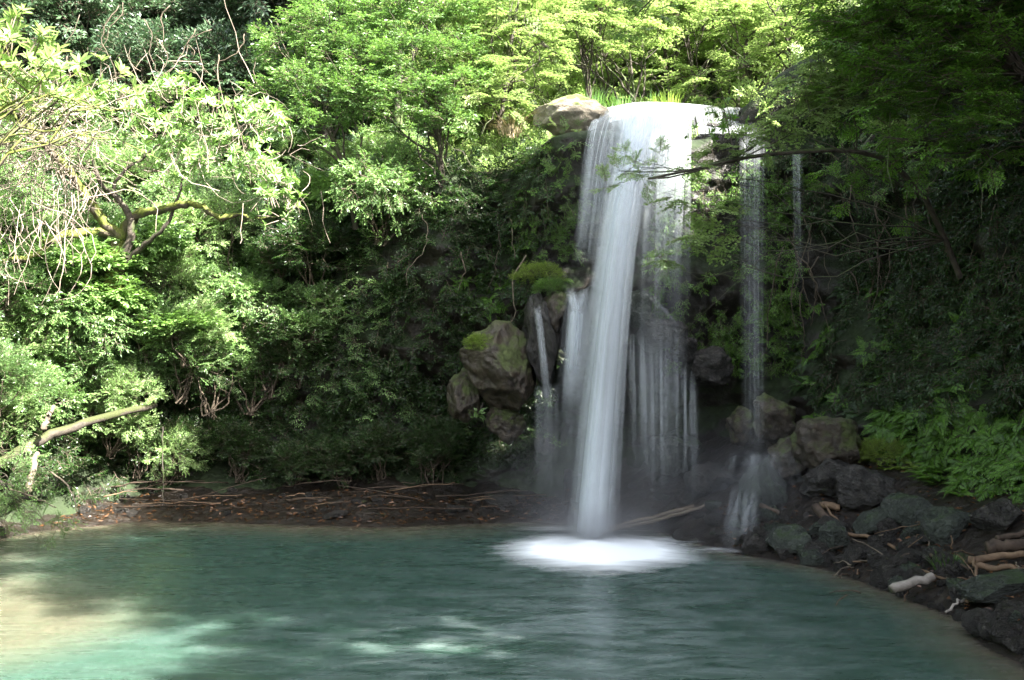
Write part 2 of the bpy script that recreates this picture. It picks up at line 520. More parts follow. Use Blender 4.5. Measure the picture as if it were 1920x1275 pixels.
# ------------------------------------------------------------------ shore ground
WL = np.array([(-8.9, 1), (-8.7, 10), (-8.3, 15), (-7.9, 16.9), (-7.0, 17.9), (-5.4, 18.0), (-4, 17.6), (-2.9, 17.3), (-1.9, 17.3), (-1, 17.7), (0.4, 18.0),
               (1.5, 17.6), (2.4, 16.8), (2.9, 15.4), (3.3, 14.2), (4.1, 13.0), (4.35, 11.4), (4.5, 10), (4.25, 9), (4.2, 7.5),
               (4.6, 5), (4.6, 1)])
def sdist(X, Y):
    px, py = X.ravel(), Y.ravel()
    dmin = np.full(px.shape, 1e9)
    ins = np.zeros(px.shape, bool)
    n = len(WL)
    for i in range(n):
        a, b = WL[i], WL[(i + 1) % n]
        ab = b - a
        tt = np.clip(((px - a[0]) * ab[0] + (py - a[1]) * ab[1]) / (ab @ ab), 0, 1)
        dmin = np.minimum(dmin, np.hypot(px - a[0] - ab[0] * tt, py - a[1] - ab[1] * tt))
        c = ((a[1] > py) != (b[1] > py)) & (px < (b[0] - a[0]) * (py - a[1]) / (b[1] - a[1] + 1e-12) + a[0])
        ins ^= c
    return np.where(ins, -dmin, dmin).reshape(X.shape)

def gz(d, x, y):
    s = 0.22 if x < 1 else 0.52
    z = s * d if d > 0 else max(0.45 * d, -1.6)
    z = min(z, 1.6)
    return z + 0.10 * fbm((x, y, 0), 4, 1.7, 5) * min(1, abs(d) * 2 + 0.25)

gx = np.linspace(-11, 9.5, 260)
gy = np.linspace(1, 20.5, 250)
GX, GY = np.meshgrid(gx, gy)
D = sdist(GX, GY)
GZ = np.array([[gz(D[j, i], GX[j, i], GY[j, i]) for i in range(260)] for j in range(250)])
def ground_z(x, y):
    fx = min(max((x + 11) / 20.5 * 259, 0), 258.999)
    fy = min(max((y - 1) / 19.5 * 249, 0), 248.999)
    i, j = int(fx), int(fy)
    a, b = fx - i, fy - j
    return float((GZ[j, i] * (1 - a) + GZ[j, i + 1] * a) * (1 - b) + (GZ[j + 1, i] * (1 - a) + GZ[j + 1, i + 1] * a) * b)
ground = obj('shore_ground', mesh_np('shore_ground', np.stack([GX, GY, GZ], -1).reshape(-1, 3), grid_faces(250, 260), 4, [M['ground']], smooth=True))
tag(ground, kind='structure')

# far land sheet under everything, reaching past the hills
base = obj('ground', mesh_np('ground', np.array([(-120, -120, -2.2), (120, -120, -2.2), (120, 120, -2.2), (-120, 120, -2.2)]), np.array([[0, 1, 2, 3]]), 4, [M['ground']]))
tag(base, kind='structure')
# bank behind the camera and the hill at the back of the gorge's mouth
bx_ = np.linspace(-14, 14, 60)
by_ = np.linspace(-22, 2.2, 50)
BX, BY = np.meshgrid(bx_, by_)
BZ = np.array([[(-1.2 + 0.75 * max(0, 2.4 - y) ** 1.0 if y > 0.2 else 0.45 + 0.5 * max(0, -1 - y)) + 0.1 * fbm((x, y, 0), 3, 0.8, 2) for x in bx_] for y in by_])
nb = obj('near_bank', mesh_np('near_bank', np.stack([BX, BY, BZ], -1).reshape(-1, 3), grid_faces(50, 60), 4, [M['ground']], smooth=True))
tag(nb, kind='structure')

# ------------------------------------------------------------------ pool water
wx = np.linspace(-10.5, 6.5, 200)
wy = np.linspace(1.2, 19.6, 200)
WX, WY = np.meshgrid(wx, wy)
WD = sdist(WX, WY)
dep = np.clip(-WD * (0.42 + 0.75 / (1 + np.exp(-(WX - 1.6) * 1.6))), 0, 3)
# sun patch painted beige on the near left, shallows on the near right
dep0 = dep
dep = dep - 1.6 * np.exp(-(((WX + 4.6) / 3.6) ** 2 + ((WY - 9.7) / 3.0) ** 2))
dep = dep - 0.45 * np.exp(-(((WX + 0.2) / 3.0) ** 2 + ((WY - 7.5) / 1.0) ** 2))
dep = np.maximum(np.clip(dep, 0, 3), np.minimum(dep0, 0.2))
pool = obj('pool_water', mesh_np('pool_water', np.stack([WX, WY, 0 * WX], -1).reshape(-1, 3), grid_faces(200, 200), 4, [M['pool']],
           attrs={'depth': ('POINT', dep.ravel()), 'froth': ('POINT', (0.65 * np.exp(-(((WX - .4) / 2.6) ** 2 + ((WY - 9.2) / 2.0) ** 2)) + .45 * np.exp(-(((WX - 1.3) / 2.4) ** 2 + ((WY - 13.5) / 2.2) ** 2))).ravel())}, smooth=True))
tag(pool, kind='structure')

# ------------------------------------------------------------------ tubes
def tubes(paths, sides=5):
    """paths: list of (pts (n,3), radii (n,)) -> V, F"""
    Vs, Fs, off = [], [], 0
    ang = np.linspace(0, 2 * np.pi, sides, endpoint=False)
    for pts, rad in paths:
        pts = np.asarray(pts, float)
        rad = np.asarray(rad, float)
        n = len(pts)
        tg = unit(np.gradient(pts, axis=0))
        ref = np.array([0.31, 0.2, 0.93]) if abs(tg[0] @ np.array([0.31, 0.2, 0.93])) < 0.9 else np.array([1.0, 0, 0])
        a = unit(np.cross(tg, ref))
        b = np.cross(tg, a)
        ring = pts[:, None] + rad[:, None, None] * (np.cos(ang)[None, :, None] * a[:, None] + np.sin(ang)[None, :, None] * b[:, None])
        Vs.append(ring.reshape(-1, 3))
        i = np.arange(n - 1)[:, None] * sides
        j = np.arange(sides)[None]
        jn = (j + 1) % sides
        Fs.append(np.stack([i + j, i + jn, i + sides + jn, i + sides + j], -1).reshape(-1, 4) + off)
        off += n * sides
    return np.concatenate(Vs), np.concatenate(Fs)

def cap_tubes(paths, sides):
    """tubes with closed ends"""
    ps = []
    for pts, rad in paths:
        pts = np.asarray(pts, float)
        rad = np.asarray(rad, float)
        ps.append((np.concatenate([pts[:1] - (pts[1:2] - pts[:1]) * 0.001, pts, pts[-1:] + (pts[-1:] - pts[-2:-1]) * 0.001]),
                   np.concatenate([[1e-4], rad, [1e-4]])))
    return tubes(ps, sides)

def curve(a, b, n=8, bend=0.2, wig=0.0):
    a, b = np.asarray(a, float), np.asarray(b, float)
    L = np.linalg.norm(b - a)
    t = np.linspace(0, 1, n)[:, None]
    off = rng.normal(size=3) * bend * L
    p = a + (b - a) * t + off * (t * (1 - t)) * 2
    if wig:
        wv = rng.normal(size=(n, 3)) * wig * L
        wv[0] = 0
        wv[-1] *= 0.5
        p = p + wv
    return p

# ------------------------------------------------------------------ foliage kits
def leafset(pos, xd, up, ln, wd, fold=0.18, droop=0.15, shape='r'):
    """many leaves -> V (K*n,3), F"""
    K = len(pos)
    B = basis(xd, up)
    ln = np.broadcast_to(ln, (K,))
    wd = np.broadcast_to(wd, (K,))
    if shape == 'r':
        L = np.array([(0, 0, 0), (0.45, -0.5, fold), (1, 0, -droop), (0.45, 0.5, fold)])
        f = np.array([(0, 1, 2), (0, 2, 3)])
    else:
        L = np.array([(0, 0, 0), (0.28, -0.42, fold * .8), (0.65, -0.44, fold * .6 - droop * .3), (1, 0, -droop), (0.65, 0.44, fold * .6 - droop * .3), (0.28, 0.42, fold * .8)])
        f = np.array([(0, 1, 2, 3), (0, 3, 4, 5)])
    n = len(L)
    loc = L[None] * np.stack([ln, wd, wd], -1)[:, None]
    V = np.einsum('kij,knj->kni', B, loc) + np.asarray(pos)[:, None]
    Fc = f[None] + (np.arange(K) * n)[:, None, None]
    return V.reshape(-1, 3), Fc.reshape(-1, f.shape[1])

def make_spray(seed, n_side=3, n_leaf=7, leaf=0.17, wid=0.42, flat=0.5, shape='r', spread=0.75, droop=0.12):
    """branchlet along +X, about 1 long"""
    r = np.random.default_rng(seed)
    pos, xd, up, ln = [], [], [], []
    tw = []
    def axis(o, d, L, n):
        d = d / np.linalg.norm(d)
        pts = [o]
        for k in range(5):
            d2 = d + r.normal(size=3) * 0.06 + np.array([0, 0, -droop * k * 0.25])
            pts.append(pts[-1] + d2 / np.linalg.norm(d2) * L / 5)
        pts = np.array(pts)
        tw.append((pts, np.linspace(0.012, 0.004, 6) * (0.6 + L * 0.6)))
        for k in range(n):
            t = 0.12 + 0.88 * (k + 0.5) / n
            q = t * 5
            i = min(int(q), 4)
            p = pts[i] + (pts[i + 1] - pts[i]) * (q - i)
            ax = pts[i + 1] - pts[i]
            ax = ax / np.linalg.norm(ax)
            s = 1 if k % 2 else -1
            side = np.cross([0, 0, 1], ax)
            side /= np.linalg.norm(side) + 1e-9
            ld = ax * 0.6 + side * s * 0.8 + r.normal(size=3) * 0.22 + np.array([0, 0, -droop])
            pos.append(p)
            xd.append(ld)
            up.append(np.array([0, 0, 1.0]) + r.normal(size=3) * (1 - flat))
            ln.append(leaf * r.uniform(0.65, 1.2))
        pos.append(pts[-1]); xd.append(ax + r.normal(size=3) * 0.15); up.append(np.array([0, 0, 1.0]) + r.normal(size=3) * (1 - flat)); ln.append(leaf)
    axis(np.zeros(3), np.array([1.0, 0, 0.05]), 1.0, n_leaf + 3)
    for k in range(n_side * 2):
        t = 0.2 + 0.6 * k / max(1, n_side * 2 - 1)
        s = 1 if k % 2 else -1
        axis(np.array([t, 0, 0]), np.array([0.7, s * spread, r.normal() * (1 - flat) * 0.7]), 0.5 * (1 - 0.4 * t) * r.uniform(0.8, 1.2), n_leaf)
    ln = np.array(ln)
    V, Fc = leafset(np.array(pos), np.array(xd), np.array(up), ln, ln * wid, shape=shape)
    TV, TF = tubes(tw, 3)
    return V, Fc, TV, TF

def make_palm_leaf_spray(seed, n=16, leaf=0.10):
    """flat maple spray: palmate leaves, five narrow lobes each"""
    r = np.random.default_rng(seed)
    pos, xd, up, ln, tw = [], [], [], [], []
    pts_all = []
    for b in range(7):
        a = (b - 3) * 0.27
        o = np.array([0.06 * b, 0, 0]) if b else np.zeros(3)
        L = 1 - 0.12 * abs(b - 3)
        pts = np.array([np.array([math.cos(a) * t * L, math.sin(a) * t * L, -0.12 * t * t + r.normal() * 0.01]) for t in np.linspace(0, 1, 6)])
        tw.append((pts, np.linspace(0.010, 0.003, 6)))
        for k in range(n):
            t = 0.2 + 0.8 * (k + 0.5) / n
            p = np.array([math.cos(a) * t * L, math.sin(a) * t * L, -0.12 * t * t]) + r.normal(size=3) * np.array([0.03, 0.05, 0.02])
            d0 = np.array([math.cos(a), math.sin(a), -0.25]) + np.array([0, (1 if k % 2 else -1) * 0.7, 0]) + r.normal(size=3) * 0.2
            u = np.array([0, 0, 1.0]) + r.normal(size=3) * 0.22
            s = r.uniform(0.7, 1.2) * leaf
            d0 /= np.linalg.norm(d0)
            sd_ = np.cross(u, d0)
            sd_ /= np.linalg.norm(sd_)
            for q, sc_ in ((-1.15, 0.6), (-0.6, 0.85), (0, 1.0), (0.6, 0.85), (1.15, 0.6)):
                pos.append(p); xd.append(d0 * math.cos(q) + sd_ * math.sin(q)); up.append(u); ln.append(s * sc_)
    ln = np.array(ln)
    V, Fc = leafset(np.array(pos), np.array(xd), np.array(up), ln, ln * 0.36, fold=0.05)
    TV, TF = tubes(tw, 3)
    return V, Fc, TV, TF, 5

def make_whorl(seed, n=9, leaf=0.5, wid=0.3):
    """rosette of big leaves at a twig end, stem along +X"""
    r = np.random.default_rng(seed)
    a = np.arange(n) * 2.4
    xd = np.stack([0.35 + 0.3 * r.random(n), np.cos(a), np.sin(a)], -1)
    pos = np.stack([0.9 - 0.25 * r.random(n), 0 * a, 0 * a], -1)
    up = np.stack([np.ones(n), 0.2 * r.normal(size=n), 0.2 * r.normal(size=n)], -1)
    ln = leaf * r.uniform(0.7, 1.15, n)
    V, Fc = leafset(pos, xd, up, ln, ln * wid, shape='o', fold=0.2, droop=0.3)
    TV, TF = tubes([(np.array([(0, 0, 0), (0.5, 0, 0.02), (0.9, 0, 0)]), np.array([0.025, 0.02, 0.015]))], 4)
    return V, Fc, TV, TF

KIT = {
    'broad': [make_spray(s) for s in range(4)],
    'fine': [make_spray(10 + s, 4, 9, 0.11, 0.42, 0.45) for s in range(4)],
    'hang': [make_spray(20 + s, 3, 8, 0.15, 0.40, 0.35, droop=0.45) for s in range(4)],
    'big': [make_spray(30 + s, 2, 5, 0.30, 0.48, 0.6, 'o') for s in range(4)],
    'flat': [make_spray(40 + s, 4, 8, 0.15, 0.40, 0.8, droop=0.15) for s in range(4)],
    'maple': [make_palm_leaf_spray(50 + s) for s in range(4)],
    'whorl': [make_whorl(60 + s) for s in range(4)],
}

def scatter(name, kit, pos, xd, up, scale, mats, twigs=True, local=None, bias=None):
    """one mesh of many sprays; mats = (leaf, twig)"""
    K = len(pos)
    pos = np.asarray(pos, float)
    B = basis(np.asarray(xd, float), np.asarray(up, float))
    scale = np.broadcast_to(scale, (K,))
    Vl, Fl, tint, Vt, Ft = [], [], [], [], []
    ol, ot = 0, 0
    ch = rng.integers(0, len(KIT[kit]), K)
    sprayt = rng.random(K)
    for v in range(len(KIT[kit])):
        idx = np.nonzero(ch == v)[0]
        if not len(idx):
            continue
        kk = KIT[kit][v]
        V, Fc, TV, TF = kk[:4]
        per = (kk[4] if len(kk) > 4 else 1) * (2 if True else 1)
        BB = B[idx] * scale[idx][:, None, None]
        W = np.einsum('kij,nj->kni', BB, V) + pos[idx][:, None]
        Vl.append(W.reshape(-1, 3))
        Fl.append((Fc[None] + (np.arange(len(idx)) * len(V))[:, None, None] + ol).reshape(-1, Fc.shape[1]))
        nl = len(Fc) // per
        tn = np.clip(0.55 * rng.random((len(idx), nl)) + 0.5 * sprayt[idx][:, None] - 0.02, 0, 1)
        tint.append(np.repeat(tn, per, axis=1).ravel())
        ol += len(idx) * len(V)
        if twigs:
            W = np.einsum('kij,nj->kni', BB, TV) + pos[idx][:, None]
            Vt.append(W.reshape(-1, 3))
            Ft.append((TF[None] + (np.arange(len(idx)) * len(TV))[:, None, None] + ot).reshape(-1, 4))
            ot += len(idx) * len(TV)
    V = np.concatenate(Vl)
    Fl = np.concatenate(Fl)
    tint = np.concatenate(tint)
    faces = [Fl]
    mi = np.zeros(len(Fl), int)
    if twigs:
        V = np.concatenate([V, np.concatenate(Vt)])
        ft = np.concatenate(Ft) + ol
        faces.append(ft)
        mi = np.concatenate([mi, np.ones(len(ft), int)])
        tint = np.concatenate([tint, np.full(len(ft), 0.5)])
    if local is not None:
        V = V - np.asarray(local)
    return mesh_np(name, V, faces, 0, list(mats), mi, {'tint': ('FACE', tint)})

def lobes_sprays(lobes, per, updir=0.35, inner=0.25, seed=0, flat=False, droop=0.0):
    """sprays on lumpy lobe shells: lobes = [(centre, (rx,ry,rz))]"""
    r = np.random.default_rng(seed)
    pos, xd, up = [], [], []
    for c, rad in lobes:
        c = np.asarray(c, float)
        rad = np.asarray(rad, float)
        n = max(4, int(per * (rad[0] * rad[1] * rad[2]) ** (2 / 3)))
        d = unit(r.normal(size=(n, 3)))
        d[:, 2] = np.where((d[:, 2] < -0.3) & (r.random(n) < 0.6), -d[:, 2], d[:, 2])
        s = 1 - inner * r.random(n) ** 1.0
        s = np.where(r.random(n) < 0.15, s * 0.55, s)
        lump = np.array([1 + 0.35 * noise.noise(Vector(tuple(q * 1.7 + c))) for q in d])
        p = c + d * rad * (s * lump)[:, None] * 0.85
        x = d + np.array([0, 0, updir]) + r.normal(size=(n, 3)) * 0.35
        if flat:
            x[:, 2] *= 0.25
        x[:, 2] -= droop
        u = np.array([0, 0, 1.0]) + 0.35 * d + r.normal(size=(n, 3)) * (0.12 if flat else 0.3)
        pos.append(p); xd.append(x); up.append(u)
    return np.concatenate(pos), np.concatenate(xd), np.concatenate(up)

def branches_to(root_path, targets, r0=0.03, seed=0):
    """limbs that leave the trunk path and reach towards every target"""
    r = np.random.default_rng(seed)
    root_path = np.asarray(root_path, float)
    out = []
    for tg in targets:
        tg = np.asarray(tg, float)
        zz = root_path[:, 2]
        k = int(np.argmin(np.abs(zz - (zz[0] + (tg[2] - zz[0]) * r.uniform(0.35, 0.7)))))
        k = min(max(k, 1), len(root_path) - 1)
        a = root_path[k]
        p = curve(a, tg, 8, 0.12, 0.02)
        out.append((p, np.linspace(r0, r0 * 0.25, 8)))
        for q in range(3):
            e = tg + r.normal(size=3) * 0.45
            out.append((curve(p[4 + q], e, 6, 0.12, 0.03), np.linspace(r0 * 0.4, r0 * 0.12, 6)))
    return out

def make_tree(name, label, cat, base, trunk, lobes, kit, per, scale, leafm, barkm='bark', group=None, r0=0.09, updir=0.3, flat=False, droop=0.0, seed=1, limb=0.03):
    base = np.asarray(base, float)
    t = thing(name, label, cat, base, group)
    trunk = catmull([np.asarray(q, float) for q in trunk], 14)
    paths = [(trunk, np.linspace(r0, r0 * 0.3, 14))] + branches_to(trunk, [l[0] for l in lobes], limb, seed)
    V, Fc = tubes(paths, 6)
    obj('trunk', mesh_np('trunk', V - base, Fc, 4, [M[barkm]], smooth=True), t)
    p, x, u = lobes_sprays(lobes, per, updir, 0.3, seed, flat, droop)
    sc_ = rng.uniform(0.75, 1.25, len(p)) * scale
    obj('crown', scatter('crown', kit, p, x, u, sc_, (M[leafm], M['twig']), local=base), t)
    return t

# ------------------------------------------------------------------ shrub prototypes on the banks
def shrub_proto(name, label, group, kit, leafm, rad, per, scale, seed, updir=0.3, flat=False, droop=0.0, nl=9, hi=1.0):
    r = np.random.default_rng(seed)
    t = thing(name, label, 'shrub', (0, 0, -50), group)
    lob = []
    for k in range(nl):
        d = unit(r.normal(size=3))
        d[2] = abs(d[2]) * hi
        lob.append((np.array([0, 0, rad * 0.75]) + d * rad * np.array([0.62, 0.62, 0.55]), np.array([1, 1, 0.8]) * rad * r.uniform(0.36, 0.6)))
    p, x, u = lobes_sprays(lob, per, updir, 0.35, seed, flat, droop)
    stems = []
    for c, rr in lob:
        stems.append((curve((r.normal() * 0.08, r.normal() * 0.08, -0.15), c, 7, 0.15, 0.03), np.linspace(0.022, 0.008, 7) * (0.6 + rad * 0.5)))
        for q in range(2):
            stems.append((curve(c * 0.7, c + r.normal(size=3) * rad * 0.4, 6, 0.2, 0.04), np.linspace(0.012, 0.004, 6)))
    V, Fc = tubes(stems, 5)
    obj('stems', mesh_np('stems', V, Fc, 4, [M['twig']], smooth=True), t)
    obj('foliage', scatter('foliage', kit, p, x, u, r.uniform(0.75, 1.25, len(p)) * scale, (M[leafm], M['twig'])), t)
    return t

USED = set()
def place(proto, loc, scale, rz, label, group, tilt=(0, 0), nz=1.0):
    s = (scale, scale, scale * nz)
    if proto.name not in USED:
        USED.add(proto.name)
        proto.location = loc
        proto.rotation_euler = (tilt[0], tilt[1], rz)
        proto.scale = s
        proto['label'] = label
        proto['group'] = group
        return proto
    return dup(proto, loc, (tilt[0], tilt[1], rz), s, label, group)

SH = {
    'ever': [shrub_proto('evergreen_shrub', 'x', 'x', 'broad', 'ever', 1.0, 210, 0.34, 100 + s) for s in range(3)],
    'deep': [shrub_proto('shade_dark_shrub', 'x', 'x', 'broad', 'shade', 1.0, 210, 0.34, 180 + s) for s in range(2)],  # evergreen shrub again, with shade put into its leaf colour
    'mid': [shrub_proto('leafy_shrub', 'x', 'x', 'broad', 'mid', 1.0, 190, 0.38, 110 + s) for s in range(2)],
    'fine': [shrub_proto('fine_leaved_shrub', 'x', 'x', 'fine', 'pale', 1.0, 200, 0.40, 120 + s, droop=0.2) for s in range(2)],
    'pale': [shrub_proto('broad_leaved_shrub', 'x', 'x', 'big', 'pale', 0.9, 170, 0.36, 130 + s, flat=True) for s in range(2)],
    'hang': [shrub_proto('drooping_shrub', 'x', 'x', 'hang', 'mid', 1.0, 190, 0.42, 140 + s, updir=0.0, droop=0.5) for s in range(2)],
    'rhodo': [shrub_proto('rosette_shrub', 'x', 'x', 'whorl', 'pale', 1.0, 330, 0.24, 170 + s, updir=0.6) for s in range(2)],
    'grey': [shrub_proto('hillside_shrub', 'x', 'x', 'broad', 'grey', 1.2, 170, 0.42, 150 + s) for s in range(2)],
    'maple': [shrub_proto('young_maple', 'x', 'x', 'flat', 'maple', 1.2, 130, 0.55, 160 + s, flat=True) for s in range(3)],
}
LBL = {
    'ever': 'glossy dark evergreen shrub in the sunlit thicket on the left bank',
    'deep': 'shrub with leaves darkened for shade in the lower bank above the far shore',
    'mid': 'bushy mid green shrub in the thicket on the left bank',
    'fine': 'pale fine leaved shrub glaring in the sun on the left slope',
    'pale': 'shrub with broad pale leaves in flat tiers below the mossy tree',
    'hang': 'drooping green shrub hanging down the bank over the pool',
    'rhodo': 'shrub with rosettes of long leaves at its twig ends on the left bank',
    'grey': 'grey green shrub on the shaded hillside at upper left',
    'maple': 'bright yellow green maple sapling on the slope behind the waterfall crest',
}
GRP = {k: v for k, v in zip(LBL, ['evergreen shrubs of the left bank', 'shade-darkened shrubs of the lower bank', 'leafy shrubs of the left bank', 'fine leaved shrubs of the left slope', 'broad leaved shrubs below the mossy tree',
                                  'drooping shrubs of the bank', 'rosette shrubs of the left bank', 'shrubs of the upper left hillside', 'maple saplings above the crest'])}

def bush(px, py, kind, scale, push=0.0, Y=None):
    if Y is None:
        h, n = hit(px, py)
        if h is None:
            return None
        loc = h + n * push
    else:
        loc = P(px, py, Y)
    if kind == 'maple' and loc.y < 19.2:
        return None
    loc = loc - Vector((0, 0, 0.55 * scale))
    pr = random.choice(SH[kind])
    return place(pr, loc, scale, random.uniform(0, 6.28), LBL[kind], GRP[kind], (random.uniform(0.0, 0.35), random.uniform(-0.2, 0.2)), random.uniform(0.8, 1.1))

# sunlit left bank
for py in range(190, 840, 72):
    for px in range(-60, 860, 88):
        qx, qy = px + random.uniform(-38, 38), py + random.uniform(-32, 32)
        # the bank falls into shade to the right of a slanting line
        edge = 930 - (qy - 150) * 0.62
        if qx > edge:
            continue
        if qy > 760 and qx > 420:
            continue
        if qy < 330:
            k = random.choice(['fine', 'rhodo', 'mid', 'pale', 'maple' if qx > 520 else 'fine'])
        elif qx > 450:
            k = random.choice(['ever', 'fine', 'mid', 'hang', 'pale'])
        else:
            k = random.choice(['ever', 'fine', 'mid', 'hang', 'rhodo', 'pale'])
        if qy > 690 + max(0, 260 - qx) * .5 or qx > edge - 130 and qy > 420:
            k = 'deep'  # darkened copies stand in for shade past this border
        if qy > 770 and qx > 230:
            continue
        if k == 'maple':
            k = 'mid'
        bush(qx, qy, k, random.uniform(0.5, 1.05), random.uniform(0.0, 0.5))
for px, py in ((235, 585), (310, 560), (180, 600), (350, 620)):
    bush(px, py, 'pale', random.uniform(0.75, 0.95), 0.9)
for px, py in ((560, 650), (480, 700), (380, 705), (620, 560), (250, 700), (120, 700), (330, 690)):
    bush(px, py, 'ever', random.uniform(0.7, 0.9), 0.55)
for px, py in ((215, 765), (275, 790), (150, 755)):
    bush(px, py, 'fine', 0.6, 1.1)
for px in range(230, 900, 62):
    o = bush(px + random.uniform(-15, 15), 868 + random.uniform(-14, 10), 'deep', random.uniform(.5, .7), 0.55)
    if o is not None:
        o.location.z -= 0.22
# shaded hillside at upper left
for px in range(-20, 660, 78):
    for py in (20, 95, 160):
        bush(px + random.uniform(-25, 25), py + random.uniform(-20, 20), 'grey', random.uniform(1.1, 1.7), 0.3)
# bright slope behind the crest
for px in range(980, 1500, 58):
    for py in (10, 60, 110, 150):
        bush(px + random.uniform(-25, 25), py + random.uniform(-15, 15), 'maple', random.uniform(0.8, 1.3), 0.2)

# ------------------------------------------------------------------ trees standing free
def lob(*a):
    """(px,py,Y,r) -> lobe"""
    return [(np.array(P(x, y, Y)), np.array([r, r, r * 0.72])) for x, y, Y, r in a]

# gnarled mossy tree on the left bank
mb = np.array(P(215, 560, 18.2))
mt = thing('mossy_tree', 'gnarled tree with moss covered limbs spreading over the left bank', 'tree', mb)
Y0 = 18.0
def pth(pts, n=16, wob=0.0):
    q = catmull([np.array(P(*p)) for p in pts], n)
    if wob:
        q[1:-1] += rng.normal(size=(n - 2, 3)) * wob
    return q
tr_paths = [
    (pth([(215, 580, 18.2), (216, 520, 18.1), (222, 470, 18.0), (228, 430, 17.9)], 16, .012), np.linspace(0.20, 0.13, 16)),
    (pth([(226, 445, 17.9), (190, 410, 17.7), (160, 365, 17.5), (120, 310, 17.3), (75, 265, 17.1), (55, 235, 17.0)], 22, .015), np.linspace(0.10, 0.05, 22)),
    (pth([(215, 440, 17.9), (150, 435, 17.5), (90, 455, 17.2), (75, 475, 17.1), (30, 490, 16.9), (-40, 500, 16.6)], 24, .015), np.linspace(0.085, 0.04, 24)),
    (pth([(230, 440, 17.9), (255, 405, 17.7), (300, 395, 17.5), (340, 384, 17.3), (380, 385, 17.2)], 20, .012), np.linspace(0.095, 0.05, 20)),
    (pth([(380, 385, 17.2), (410, 410, 17.1), (450, 402, 17.0), (480, 412, 16.9), (520, 405, 16.8)], 18, .012), np.linspace(0.05, 0.02, 18)),
]
dk_paths = [
    (pth([(232, 480, 17.8), (246, 440, 17.7), (240, 400, 17.6), (215, 365, 17.5), (190, 345, 17.4), (175, 300, 17.3)], 22, .012), np.linspace(0.085, 0.035, 22)),
    (pth([(205, 365, 17.5), (225, 330, 17.4), (262, 300, 17.3), (300, 270, 17.2)], 14, .012), np.linspace(0.04, 0.015, 14)),
    (pth([(235, 490, 17.9), (270, 460, 17.7), (305, 430, 17.5), (330, 380, 17.4), (345, 330, 17.3)], 16, .012), np.linspace(0.06, 0.015, 16)),
    (pth([(200, 365, 17.5), (150, 375, 17.4), (90, 390, 17.2), (40, 410, 17.0)], 14, .012), np.linspace(0.035, 0.012, 14)),
]
V, Fc = tubes(tr_paths, 9)
jit = np.array([[fbm(v, 4, 7.0, q) for q in (1, 5, 9)] for v in V])
V = V + jit * 0.045
obj('trunk', mesh_np('trunk', V - mb, Fc, 4, [M['mossbark']], smooth=True), mt)
V, Fc = tubes(dk_paths, 7)
lm = obj('dark_limbs', mesh_np('dark_limbs', V - mb, Fc, 4, [M['bark']], smooth=True), mt)
lm['label'] = 'dark bare limbs without moss'
lbm = lob((300, 260, 17.2, .55), (380, 230, 17, .6), (430, 300, 16.8, .5), (500, 340, 16.8, .45), (330, 190, 17.3, .5), (240, 210, 17.2, .5),
          (480, 240, 17.0, .5), (150, 215, 17, .45), (90, 180, 16.8, .5), (530, 400, 16.6, .35), (330, 310, 17.2, .35))
p, x, u = lobes_sprays(lbm, 210, 0.5, 0.6, 5)
obj('crown', scatter('crown', 'whorl', p, x, u, rng.uniform(0.22, 0.36, len(p)), (M['pale'], M['paletwig']), local=mb), mt)
tw = []
for c, rr in lbm[:7] + lbm[10:]:
    for q in range(18):
        a = c + rng.normal(size=3) * 0.4
        tw.append((curve(a, a + rng.normal(size=3) * 0.45 + np.array([0, 0, 0.05]), 6, 0.3, 0.015), np.linspace(0.007, 0.003, 6)))
V, Fc = tubes(tw, 3)
obj('twigs', mesh_np('twigs', V - mb, Fc, 4, [M['paletwig']]), mt)

# tangle of bare pale twigs hanging at the left edge
tb = np.array(P(30, 300, 16.4))
tg_ = thing('bare_vine_tangle', 'tangle of bare whitish twigs and vines at the left edge', 'vine tangle', tb)
for nm, k in (('twigs', 380), ('hanging_twigs', 60)):
    ps = []
    for q in range(k):
        if nm == 'twigs':
            a = np.array(P(random.uniform(-60, 190), min(370, max(160, random.gauss(255, 55))), random.uniform(15.8, 17.2)))
            L = random.uniform(0.5, 1.4)
            b = a + np.array([random.gauss(-0.2, 0.6), random.gauss(0, 0.3), random.gauss(-0.25, 0.35)]) * L
        else:
            a = np.array(P(random.uniform(-30, 150), random.uniform(280, 430), random.uniform(15.8, 16.8)))
            b = a + np.array([random.gauss(0.0, 0.25), random.gauss(0, 0.2), -random.uniform(0.4, 1.5)])
        ps.append((curve(a, b, 9, 0.35, 0.012), np.linspace(random.uniform(0.005, 0.012), 0.003, 9)))
    V, Fc = tubes(ps, 4)
    obj(nm, mesh_np(nm, V - tb, Fc, 4, [M['paletwig']]), tg_)

# big leaved tree reaching in from the left at the top
t = make_tree('large_leaved_tree', 'tree with large yellow green leaves reaching in at the left edge', 'tree', P(-230, 640, 14.5),
              [P(-230, 640, 14.5), P(-200, 420, 14.6), P(-120, 260, 14.8), P(-20, 170, 15)],
              lob((10, 70, 15, .4), (30, 130, 15, .5), (80, 150, 15, .4), (120, 170, 15.2, .38), (180, 165, 15.2, .3), (-40, 100, 15, .6), (-90, 190, 15, .6), (200, 190, 15.3, .25), (60, 215, 15.2, .35), (-20, 200, 15, .5)),
              'whorl', 70, 0.42, 'maple', 'mossbark', r0=0.14, updir=0.7, seed=11, limb=0.04)

